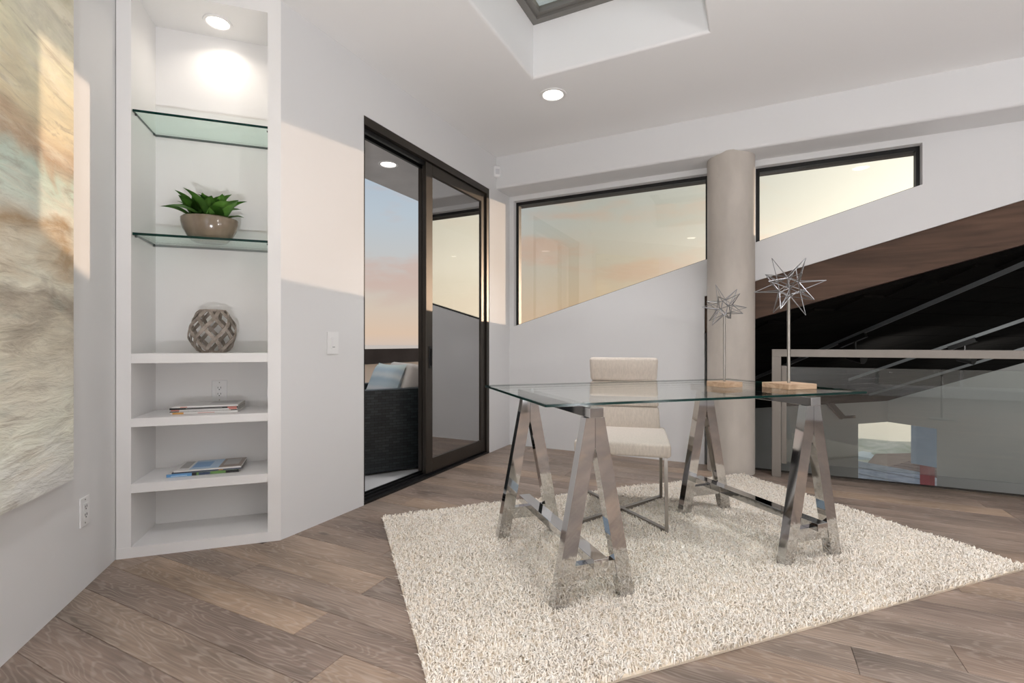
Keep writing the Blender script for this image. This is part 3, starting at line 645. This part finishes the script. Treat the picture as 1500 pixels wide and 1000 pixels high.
# ------------------------------------------------------------------ desk: two chrome trestles and a glass top
def trestle(a, label):
    e = thing('trestle', label, 'trestle', AB(a, 2.05, RUGZ), math.pi / 4, 'chrome trestles of the desk')
    Z = lambda z: z - RUGZ
    for s, b in ((0, -.352), (1, .352)):
        # each A-frame: two legs meeting under the beam, and their crossbar
        for sg in (-1, 1):
            bm = BM(); h = .022; f = lambda x, z, y: (x, y, Z(z))
            # outer/inner outline of one leg
            o0, i0, o1, i1 = sg * .178, sg * .116, sg * .040, sg * .0
            zi = .62
            P_ = [(o0, RUGZ), (i0, RUGZ), (sg * .0008, zi), (sg * .0008, .733), (o1, .733)]
            prism_y(bm, [(x, Z(z)) for x, z in (P_ if sg > 0 else P_[::-1])], b - h, b + h); mk('leg', bm, CHROME, e)
        bm = BM(); wx = lambda z: .116 * (1 - (z - RUGZ) / (.62 - RUGZ)) + .004
        prism_y(bm, [(-wx(.112), Z(.112)), (wx(.112), Z(.112)), (wx(.170), Z(.170)), (-wx(.170), Z(.170))], b - h * .85, b + h * .85); mk('crossbar', bm, CHROME, e)
    mk('stretcher', boxbm(-.030, .030, -.42, .42, Z(.1705), Z(.205), r=.001, seg=1), CHROME, e)
    mk('beam', boxbm(-.030, .030, -.385, .44, Z(.7335), Z(.773), r=.0015, seg=1), CHROME, e)
    for b in (-.30, .30):
        bm = BM(); lathe(bm, [(0, Z(.773)), (.017, Z(.773)), (.017, Z(.7865)), (0, Z(.7865))], 20, c=(0, b)); mk('glass_pad', bm, pbr('clear_pad', (.70, .74, .74), .15, .5), e, smooth=True)
trestle(.912, 'polished chrome A-frame trestle under desk end by the sliding door')
trestle(2.045, 'polished chrome A-frame trestle under desk end with the star sculptures')
gz = .787
bm = boxbm(-.80, .80, -.435, .435, 0, .013, r=.0018, seg=1)
o = mk('desk_top', bm, [DESKG, GEDGE], loc=AB(1.492, 2.050, gz), rot=(0, 0, math.pi / 4 - math.radians(1.0)))
for p in o.data.polygons: p.material_index = 0 if abs(p.normal.z) > .5 else 1
tag(o, 'rectangular clear glass desk top with green edge resting on chrome trestles', 'desk')

# ------------------------------------------------------------------ chair
e = thing('chair', 'beige linen dining chair with steel legs behind the glass desk', 'chair', (-.695, 2.915, RUGZ), math.radians(12))
cw, cdp = .245, .285; SZ = .47
mk('seat', boxbm(-.255, .262, -.29, .27, .395, SZ, r=.018, seg=3), FAB, e, smooth=True)
bk = BM()
hs = [(.40, .60), (.60, .76), (.76, .915)]
for k, (z0, z1) in enumerate(hs):
    f = lambda z: .205 + (z - .40) * .13
    bm = BM(); y0_, y1_ = f(z0), f(z1); t = .07
    wd0 = .235 - .012 * k; wd1 = .235 - .012 * (k + 1) if k < 2 else .222
    hexa(bm, [(-wd0, y0_, z0 + .001), (wd0, y0_, z0 + .001), (wd0, y0_ + t, z0 + .001), (-wd0, y0_ + t, z0 + .001), (-wd1, y1_, z1), (wd1, y1_, z1), (wd1, y1_ + t, z1), (-wd1, y1_ + t, z1)])
    bevel(bm, .016 if k < 2 else .022, 3); mk('back_cushion', bm, FAB, e, smooth=True)
for sx in (-1, 1):
    for sy in (-1, 1):
        bm = BM(); bar(bm, (sx * .235, sy * .262 - .005, .395), (sx * .238, sy * .285 + .01 * sy, .0), .028, .018, side=(0, 1, 0)); mk('leg', bm, STEEL, e)
for s in (1, -1):
    bm = BM(); bar(bm, (-.238, -s * .295, .012), (.238, s * .295, .012 + (.0005 if s > 0 else 0)), .024, .022); mk('stretcher', bm, STEEL, e)

# ------------------------------------------------------------------ star sculptures
TIPS = [Vector(v).normalized() for v in [(x, y, z) for x in (1, -1) for y in (1, -1) for z in (1, -1)] + [(1, 0, 0), (-1, 0, 0), (0, 1, 0), (0, -1, 0), (0, 0, 1), (0, 0, -1)]]
CORE = [Vector(v).normalized() for v in [(x, y, 0) for x in (1, -1) for y in (1, -1)] + [(x, 0, y) for x in (1, -1) for y in (1, -1)] + [(0, x, y) for x in (1, -1) for y in (1, -1)]]
def star(name, label, loc, zr, zc, rad, side, th, rw, rot):
    e = thing(name, label, 'sculpture', loc, zr, 'star sculptures on the desk')
    mk('base', boxbm(-side / 2, side / 2, -side / 2, side / 2, 0, th, r=.0015, seg=1), BLOCKW, e)
    zc -= loc[2]
    bm = BM(); tube(bm, (0, 0, th), (0, 0, zc - rad * .34), side * .045, 12); mk('pole', bm, STEEL, e, smooth=True)
    M = Matrix.Rotation(rot[0], 3, 'X') @ Matrix.Rotation(rot[1], 3, 'Y') @ Matrix.Rotation(rot[2], 3, 'Z')
    cc = Vector((0, 0, zc))
    for t_, tip in enumerate(TIPS):
        near = [d for d in CORE if d.dot(tip) > (.75 if t_ < 8 else .65)]; bm = BM()
        kk = rad * (random.uniform(.92, 1.06) if t_ < 8 else random.uniform(.86, 1.0))
        if (M @ tip).z < -.9: kk *= .5
        pts_ = [cc + M @ (d * rad * .34) for d in near]
        for q in pts_: tube(bm, q, cc + M @ (tip * kk), rw, 6, rw * .7)
        if t_ < 8:
            for q, r_ in zip(pts_, pts_[1:] + pts_[:1]): tube(bm, q, r_, rw * .8, 5)
        mk('spike', bm, WIRE, e, smooth=True)
vd = math.atan2(.17, 2.767)
star('star_sculpture', 'tall silver wire star on slim pole with wide wooden block', (.168, 2.765, .8005), math.pi / 4 - vd, 1.302, .158, .168, .025, .0024, (.5, .2, .1))
star('star_sculpture', 'smaller silver wire star on short pole beside concrete column', (-.122, 2.712, .8005), math.pi / 4 - vd + .12, 1.205, .118, .120, .026, .0019, (.2, .6, .3))

# ------------------------------------------------------------------ things in the bookcase
# potted succulent
e = in_case('potted_succulent', 'green agave-like succulent in oval brown glazed bowl on glass shelf', 'plant', .347, .175, 1.5525)
POT = pbr('brown_glaze', (.25, .195, .14), .16, col2=(.15, .115, .085), vscale=9, stretch=(1, 1, .6), coat=.6, detail=6)
bm = BM(); lathe(bm, [(0, 0), (.070, 0), (.082, .004), (.105, .030), (.124, .066), (.133, .100), (.134, .122), (.128, .128), (.121, .122), (.119, .10), (0, .098)], 48)
for v in bm.verts: v.co.y *= .78
mk('bowl', bm, POT, e, smooth=True)
bm = BM(); lathe(bm, [(0, .108), (.117, .104)], 40)
for v in bm.verts: v.co.y *= .78
mk('soil', bm, pbr('dark_soil', (.05, .04, .03), .9, var=.5, vscale=60, bump=.8), e)
LEAF = pbr('succulent_leaf', (.15, .33, .06), .36, col2=(.07, .20, .035), vscale=14, stretch=(1, 1, 1), spec=.45)
def leaf_mesh(L_, Wd):
    bm = BM(); n = 9; rows = []
    for i in range(n + 1):
        t = i / n; w = Wd * (math.sin(math.pi * min(1, .18 + t * .62) ** 1.0) ** 1.0) * (1 - t ** 5) * (1 if t < .99 else .02)
        zc_ = L_ * (.16 * math.sin(t * math.pi * .5) - .30 * t * t); x = L_ * t * (1 - .06 * t)
        rr = []
        for s in (-1, -.5, 0, .5, 1): rr.append(bm.verts.new((x, s * w, zc_ + abs(s) ** 1.5 * w * .42)))
        rows.append(rr)
    for A, B in zip(rows, rows[1:]):
        for k in range(4): bm.faces.new((A[k], A[k + 1], B[k + 1], B[k]))
    g = bmesh.ops.solidify(bm, geom=list(bm.faces), thickness=.003)
    bmesh.ops.recalc_face_normals(bm, faces=bm.faces)
    me = bpy.data.meshes.new('leaf'); bm.to_mesh(me); bm.free(); me.materials.append(LEAF); me.polygons.foreach_set('use_smooth', [True] * len(me.polygons)); return me
LM = [leaf_mesh(.180, .032), leaf_mesh(.165, .034), leaf_mesh(.135, .027)]
for (rx, ry, tl) in ((-.062, .0, .15), (.058, -.012, -.12), (0, .03, 0), (-.005, -.035, 0)):
    base = random.uniform(0, 6.28)
    for k in range(13):
        t = k / 13; az = base + k * 2.3999; el = math.radians(26 + 56 * t + random.uniform(-8, 8))
        o = bpy.data.objects.new('leaf', LM[0 if t < .45 else (1 if t < .8 else 2)]); COL.objects.link(o); o.parent = e
        o.location = (rx + .008 * math.cos(az), ry + .008 * math.sin(az), .112 + .012 * t); o.rotation_euler = (random.uniform(-.2, .2), -el, az)
        s = random.uniform(.92, 1.2) * (1 - (.48 if math.sin(az) > 0 else .2) * abs(math.sin(az)) * math.cos(el)); o.scale = (s, s, s)
# woven lattice vase
e = in_case('lattice_vase', 'grey-brown woven lattice vase standing alone on the white bookcase shelf', 'vase', .360, .18, .9725)
prof = lambda t: .056 + .052 * math.sin(math.pi * t ** .86) ** .8
VH = .226
WIL = pbr('weathered_willow', (.40, .345, .30), .8, col2=(.22, .185, .155), vscale=30, stretch=(1, 1, 1), bump=.6, bscale=90)
def strap(sgn, dr):
    bm = BM(); n = 22; rows = []
    for i in range(n + 1):
        t = i / n; th = sgn * t * 1.75; r = prof(t) + dr + .0022 * math.sin(t * math.pi * 7 + (0 if sgn > 0 else math.pi)); z = .004 + t * (VH - .008)
        c = Vector((r * math.cos(th), r * math.sin(th), z)); tan = Vector((-math.sin(th) * sgn * 1.75 * r, math.cos(th) * sgn * 1.75 * r, VH)).normalized(); nr = Vector((math.cos(th), math.sin(th), 0)); w = tan.cross(nr).normalized()
        rows.append([bm.verts.new(c + w * (.0085 * a) + nr * (.0028 * b)) for a, b in ((-1, -1), (1, -1), (1, 1), (-1, 1))])
    for A, B in zip(rows, rows[1:]):
        for k in range(4): bm.faces.new((A[k], A[(k + 1) % 4], B[(k + 1) % 4], B[k]))
    bm.faces.new(rows[0][::-1]); bm.faces.new(rows[-1]); bmesh.ops.recalc_face_normals(bm, faces=bm.faces)
    me = bpy.data.meshes.new('strap'); bm.to_mesh(me); bm.free(); me.materials.append(WIL); return me
for sgn, dr in ((1, .002), (-1, -.003)):
    me = strap(sgn, dr)
    for k in range(7):
        o = bpy.data.objects.new('strap', me); COL.objects.link(o); o.parent = e; o.rotation_euler = (0, 0, 2 * math.pi * k / 7 + (.15 if sgn < 0 else 0))
bm = BM(); lathe(bm, [(prof(0) - .006, 0), (prof(0) + .006, 0), (prof(0) + .006, .008), (prof(0) - .006, .008)], 36, close=True); lathe(bm, [(0, .002), (prof(0) - .006, .002), (prof(0) - .006, .006), (0, .006)], 36); mk('base_ring', bm, WIL, e)
bm = BM(); lathe(bm, [(prof(1) - .005, VH - .008), (prof(1) + .005, VH - .008), (prof(1) + .005, VH), (prof(1) - .005, VH)], 36, close=True); mk('rim', bm, WIL, e)
# magazines
PAPER = pbr('page_edges', (.78, .76, .72), .7, var=.12, vscale=300, stretch=(.01, .01, 1))
def magazine(label, x, y, z, w, d, t, rz, spine, cover, group, bits=()):
    e = in_case('magazine', label, 'magazine', x, y, z, rz, group)
    mk('pages', boxbm(-w / 2 + .002, w / 2 - .002, -d / 2 + .0015, d / 2 - .001, .0006, t - .0006), PAPER, e)
    mk('spine', boxbm(-w / 2, w / 2, -d / 2, -d / 2 + .0015, 0, t), spine, e)
    mk('cover', boxbm(-w / 2, w / 2, -d / 2, d / 2, t - .0006, t), cover, e)
    mk('back_cover', boxbm(-w / 2, w / 2, -d / 2, d / 2, 0, .0006), cover, e)
    for kb, (nm, a, b, c, d_, m) in enumerate(bits):     # printed panels: on the spine (z range) or on the cover (depth range)
        if nm == 's': mk('spine_print', boxbm(a, b, -d / 2 - .0003 * (kb + 1), -d / 2, c, d_), m, e)
        else: mk('cover_print', boxbm(a, b, c, d_, t, t + .00025 * (kb + 1)), m, e)
c = lambda n, q, r=.35: pbr(n, q, r, var=.05)
white, black, red, orange, blue, pale, green, grey, brown, navy = (c('white_print', (.78, .77, .75)), c('black_print', (.015, .015, .015)), c('red_print', (.70, .22, .17)), c('orange_print', (.72, .38, .10)), c('sky_blue_print', (.14, .34, .62)),
    c('pale_blue_print', (.42, .58, .74)), c('green_print', (.13, .26, .07)), c('grey_print', (.40, .39, .38)), c('brown_print', (.26, .20, .16)), c('navy_print', (.05, .07, .13)))
G1, G2 = 'magazines on upper shelf', 'magazines on lower shelf'
zz = .6635; W_, D_ = .300, .212; X0, Y0 = .345, .185
magazine('white magazine with orange spine block, bottom of the upper stack', X0, Y0, zz, W_, D_, .0105, .0, white, white, G1, (('s', -.140, -.092, .001, .0095, orange), ('s', -.03, .045, .004, .006, red)))
magazine('thin magazine with black and white spine, second from stack bottom', X0 - .002, Y0, zz + .0107, W_, D_, .005, .004, black, white, G1, (('s', -.11, .12, .0015, .0042, white),))
magazine('magazine with red marks at both spine ends in upper stack', X0, Y0 + .002, zz + .0159, W_ - .004, D_, .007, -.006, white, grey, G1, (('s', -.146, -.110, .001, .006, red), ('s', .11, .146, .001, .006, red)))
magazine('thick black-spined magazine in the upper stack', X0 - .002, Y0, zz + .0231, W_ + .002, D_, .0085, .006, black, black, G1, (('s', .105, .147, .0015, .0065, red), ('s', -.08, .08, .003, .0045, grey)))
magazine('white magazine with pale grey cover on top of the upper stack', X0 + .002, Y0 + .002, zz + .0318, W_ - .004, D_, .008, .01, white, c('pale_grey_print', (.62, .61, .59)), G1, (('s', -.11, -.08, .002, .005, red), ('c', .0, .13, -.02, .09, grey)))
zz = .3515
magazine('thick magazine with blue and green spine at bottom of lower stack', X0 - .008, .185, zz, .318, .215, .015, .03, green, white, G2, (('s', -.159, -.05, 0, .015, blue), ('s', -.14, -.07, .002, .007, pale), ('s', -.05, -.03, 0, .015, black), ('s', -.02, .03, .001, .014, navy), ('s', .10, .159, .001, .014, black)))
magazine('dark blue magazine in the middle of the lower stack', X0 + .006, .19, zz + .0152, .308, .215, .005, .05, navy, black, G2, (('s', .05, .07, .001, .004, orange),))
magazine('magazine with blue sky photograph cover on top of lower stack', X0 + .010, .192, zz + .0204, .300, .212, .008, .035, white, white, G2, (('c', -.085, .045, -.100, .100, pale), ('c', -.08, .0, -.06, .06, blue), ('c', .045, .148, -.100, .100, brown), ('c', .06, .13, -.05, .08, grey), ('c', -.135, -.095, -.06, .085, grey)))

# ------------------------------------------------------------------ balcony
BW = pbr('exterior_render', (.55, .52, .49), .8, var=.08, vscale=3, bump=.2)
struct(mk('floor_balcony', boxbm(-4.1, XD - .2, .6, 6.4, -.2, -.012), pbr('balcony_tile', (.56, .55, .54), .6, var=.05)))
struct(mk('ceiling_balcony', boxbm(-3.21, XD - .2, 2.06, 4.56, 2.55, 2.70), pbr('grey_soffit', (.72, .69, .68), .7, var=.12, vscale=3)))
e = thing('parapet', 'pale balcony parapet capped by a dark timber top rail', 'parapet', (-3.95, 3.4, 0)); e['kind'] = 'structure'
mk('low_wall', boxbm(-.12, .0, -2.8, 3.0, -.012, .79), BW, e); DR = pbr('dark_rail', (.05, .047, .05), .9, var=.2, spec=.05)
mk('top_rail', boxbm(-.15, .06, -2.8, 3.0, .79, .955), DR, e)
# wicker armchair
def wicker():
    m, nt, p = base_mat('black_wicker'); N = nt.nodes.new; L = nt.links.new
    tc = N('ShaderNodeTexCoord'); mp = N('ShaderNodeMapping'); L(tc.outputs['Object'], mp.inputs[0]); mp.inputs['Rotation'].default_value = (math.pi / 2, 0, 0)
    br = N('ShaderNodeTexBrick'); br.inputs['Scale'].default_value = 17; br.inputs['Mortar Size'].default_value = .03; br.inputs['Brick Width'].default_value = 1.0; br.inputs['Row Height'].default_value = .36
    br.inputs['Color1'].default_value = (.034, .042, .044, 1); br.inputs['Color2'].default_value = (.014, .018, .020, 1); br.inputs['Mortar'].default_value = (.002, .002, .002, 1); L(mp.outputs[0], br.inputs['Vector'])
    L(br.outputs['Color'], p.inputs['Base Color']); p.inputs['Roughness'].default_value = .4
    bp = N('ShaderNodeBump'); bp.invert = True; bp.inputs['Strength'].default_value = .6; bp.inputs['Distance'].default_value = .005; L(br.outputs['Fac'], bp.inputs['Height']); L(bp.outputs[0], p.inputs['Normal'])
    return m
WK = wicker()
pa, pb = Vector((-2.69, 2.884, 0)), Vector((-2.416, 3.308, 0)); dr_ = (pb - pa).normalized(); ang = math.atan2(dr_.y, dr_.x)
# local x: from seat front to back, local y: away from the camera
p0 = pa - dr_ * .28
e = thing('wicker_armchair', 'black wicker lounge armchair on the balcony with pale cushions', 'armchair', p0 + Vector((0, 0, -.012)), ang)
LW = .78; AH = .667; CDP = .86
mk('armrest', boxbm(0, CDP - .09, 0, .09, .012, AH, r=.008), WK, e); mk('armrest', boxbm(0, CDP - .09, LW - .09, LW, .012, AH, r=.008), WK, e)
mk('seat_base', boxbm(.02, CDP - .09, .09, LW - .09, .012, .30), WK, e); mk('back_frame', boxbm(CDP - .09, CDP, 0, LW, .012, AH, r=.008), WK, e)
CUSH = pbr('outdoor_canvas', (.62, .56, .50), .85, var=.06, vscale=6, bump=.15)
mk('seat_cushion', boxbm(.03, CDP - .1, .095, LW - .095, .30, .44, r=.03, seg=3), CUSH, e, smooth=True)
bm = boxbm(-.075, .075, .10, LW - .10, 0, .44, r=.045, seg=4); mk('back_cushion', bm, CUSH, e, smooth=True, loc=(CDP - .235, 0, .43), rot=(0, .30, 0))
def stripes():
    m, nt, p = base_mat('striped_pillow_cloth'); N = nt.nodes.new; L = nt.links.new
    tc = N('ShaderNodeTexCoord'); sep = N('ShaderNodeSeparateXYZ'); L(tc.outputs['Object'], sep.inputs[0])
    nz = N('ShaderNodeTexNoise'); nz.inputs['Scale'].default_value = 9; L(tc.outputs['Object'], nz.inputs['Vector'])
    ma = N('ShaderNodeMath'); ma.operation = 'MULTIPLY_ADD'; L(nz.outputs['Fac'], ma.inputs[0]); ma.inputs[1].default_value = .03; L(sep.outputs['Z'], ma.inputs[2])
    mr = N('ShaderNodeMapRange'); L(ma.outputs[0], mr.inputs[0]); mr.inputs[1].default_value = -.18; mr.inputs[2].default_value = .22
    rp = N('ShaderNodeValToRGB'); L(mr.outputs[0], rp.inputs[0]); cr = rp.color_ramp; cr.interpolation = 'EASE'
    st = [(0, (.50, .58, .48)), (.16, (.34, .46, .26)), (.30, (.40, .50, .32)), (.38, (.62, .62, .60)), (.47, (.36, .50, .54)), (.58, (.20, .36, .44)), (.68, (.55, .62, .60)), (.80, (.22, .38, .46)), (.92, (.40, .52, .46))]
    while len(cr.elements) < len(st): cr.elements.new(.5)
    for e_, (q, c_) in zip(cr.elements, st): e_.position = q; e_.color = (*[.55 * v_ + .30 for v_ in c_], 1)
    L(rp.outputs[0], p.inputs['Base Color']); p.inputs['Roughness'].default_value = .9; return m
bm = BM(); n = 14; g0 = []
for s in (1, -1):
    gg = []
    for i in range(n + 1):
        for j in range(n + 1):
            u, v = i / n * 2 - 1, j / n * 2 - 1; pin = 1 - .10 * (abs(u) ** 2 * (1 - abs(v) ** 2) + abs(v) ** 2 * (1 - abs(u) ** 2)) * 0 ; hgt = .075 * ((1 - u ** 4) * (1 - v ** 4)) ** .6
            k = 1 - .07 * (1 - u * u) * abs(v) ** 3; k2 = 1 - .07 * (1 - v * v) * abs(u) ** 3
            gg.append(bm.verts.new((s * hgt, u * .21 * k2, v * .21 * k)))
    for i in range(n):
        for j in range(n): q = [gg[i * (n + 1) + j], gg[(i + 1) * (n + 1) + j], gg[(i + 1) * (n + 1) + j + 1], gg[i * (n + 1) + j + 1]]; bm.faces.new(q if s > 0 else q[::-1])
bmesh.ops.remove_doubles(bm, verts=bm.verts, dist=1e-5)
pc = p0 + dr_ * .525 + Vector((-dr_.y, dr_.x, 0)) * .33 + Vector((0, 0, .655))
o = mk('throw_pillow', bm, stripes(), None, smooth=True, loc=pc, rot=(0, .42, ang + .30)); tag(o, 'striped blue green and white throw pillow in the wicker armchair', 'pillow')

# ------------------------------------------------------------------ outside: sea, slope and the neighbours seen through the corner window
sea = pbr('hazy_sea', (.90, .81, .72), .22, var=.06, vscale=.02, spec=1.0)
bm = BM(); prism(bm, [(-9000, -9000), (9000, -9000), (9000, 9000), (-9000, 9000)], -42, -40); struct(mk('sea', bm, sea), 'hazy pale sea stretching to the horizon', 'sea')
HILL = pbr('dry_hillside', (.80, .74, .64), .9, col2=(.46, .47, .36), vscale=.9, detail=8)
bm = BM(); nx = 40; vv = [[None] * (nx + 1) for _ in range(nx + 1)]
for i in range(nx + 1):
    for j in range(nx + 1):
        x = -30 + 75 * i / nx; y = 16 + 29 * j / nx; z = -7.2 + .03 * (y - 16) + .35 * math.sin(x * .5) * math.sin(y * .4) + .2 * math.sin(x * 1.7 + y)
        if j == nx or i in (0, nx) or j == 0: z -= 6
        vv[i][j] = bm.verts.new((x, y, z))
for i in range(nx):
    for j in range(nx): bm.faces.new((vv[i][j], vv[i + 1][j], vv[i + 1][j + 1], vv[i][j + 1]))
struct(mk('hillside', bm, HILL, smooth=True), 'dry pale hillside below the house', 'ground')
SH = pbr('grey_shingle', (.34, .36, .40), .8, col2=(.24, .26, .30), vscale=3, stretch=(1, 1, 8)); STU = pbr('neighbour_stucco', (.55, .40, .38), .9, var=.1); BR = pbr('brown_shingle', (.24, .16, .14), .8, var=.3, vscale=4); FAS = pbr('pale_fascia', (.62, .70, .76), .6)
def house(label, loc, rz, lx, ly, hw, hr, roofm, wallm):
    e = thing('house', label, 'house', loc, rz, 'neighbouring houses'); hx, hy = lx / 2, ly / 2
    mk('walls', boxbm(-hx + .4, hx - .4, -hy + .4, hy - .4, -3, hw), wallm, e)
    bm = BM(); r0 = max(0, hx - hy)
    c_ = [bm.verts.new(p) for p in ((-hx, -hy, hw), (hx, -hy, hw), (hx, hy, hw), (-hx, hy, hw))]; t_ = [bm.verts.new((-r0, 0, hw + hr)), bm.verts.new((r0 + .01, 0, hw + hr))]
    bm.faces.new((c_[0], c_[1], t_[1], t_[0])); bm.faces.new((c_[1], c_[2], t_[1])); bm.faces.new((c_[2], c_[3], t_[0], t_[1])); bm.faces.new((c_[3], c_[0], t_[0])); bm.faces.new(c_[::-1])
    mk('roof', bm, roofm, e)
    bm = BM()
    n_ = 12
    for k in range(1, n_):      # shingle courses on the slope that faces the room
        t = k / n_; z = hw + hr * t; y = -hy * (1 - t); w = hx - (hx - r0) * t
        bar(bm, (-w, y, z + .01), (w, y, z + .01), .05, .03)
    mk('shingle_course', bm, roofm, e)
    return e
def along(px_, d): return Vector((0, 0, 0)) + Vector((-math.sin(TH), math.cos(TH), 0)) * d + Vector((math.cos(TH), math.sin(TH), 0)) * (px_ - 750) / FPX * d
v = along(1285, 20); house('grey shingled hip roof house seen through the corner window', (v.x, v.y, -6.4), -.55, 11, 8, 0.2, 2.25, SH, STU)
v = along(1400, 27); house('brown roofed house behind the grey shingled roof', (v.x, v.y, -7.6), -.3, 8, 7, 1.3, 1.2, BR, STU)
v = along(1312, 31); o = mk('flat_roof_house', boxbm(-2.2, 2.2, -1, 1, -4, 1.55), FAS, loc=(v.x, v.y, -7.9), rot=(0, 0, -.5)); tag(o, 'flat pale blue roof edge behind the grey shingled roof', 'house')
v = along(1371, 13.6); e = thing('bay_block', 'blue-grey projecting block on a red post outside corner window', 'building', (v.x, v.y, -5.0), -.62)
mk('block', boxbm(-.42, 1.2, -.4, 1.0, 2.63, 5.0), pbr('blue_grey_panel', (.22, .30, .40), .7, var=.08), e); mk('post', boxbm(-.33, -.10, -.1, .2, -4, 2.63), pbr('red_post', (.30, .075, .085), .7, var=.1), e)
v = along(1367, 14.6); e = thing('shrub', 'green leafy shrub beside the red post outside', 'shrub', (v.x, v.y, -8.2))
bm = BM(); tube(bm, (0, 0, -.6), (0, 0, 3.6), .08, 8, .03); mk('stem', bm, BEAMW, e)
bm = BM()
for k in range(900):
    q = Vector(rng.normal(size=3)); q = q.normalized() * rng.uniform(.5, 1) ; q = Vector((q.x * .28, q.y * .28, 3.3 + q.z * 1.5)); d = Vector(rng.normal(size=3)).normalized(); s_ = d.orthogonal().normalized() * .05
    bm.faces.new([bm.verts.new(q - d * .1), bm.verts.new(q + s_), bm.verts.new(q + d * .1), bm.verts.new(q - s_)])
mk('foliage', bm, pbr('shrub_leaf', (.12, .25, .04), .7, var=.4, vscale=6), e)
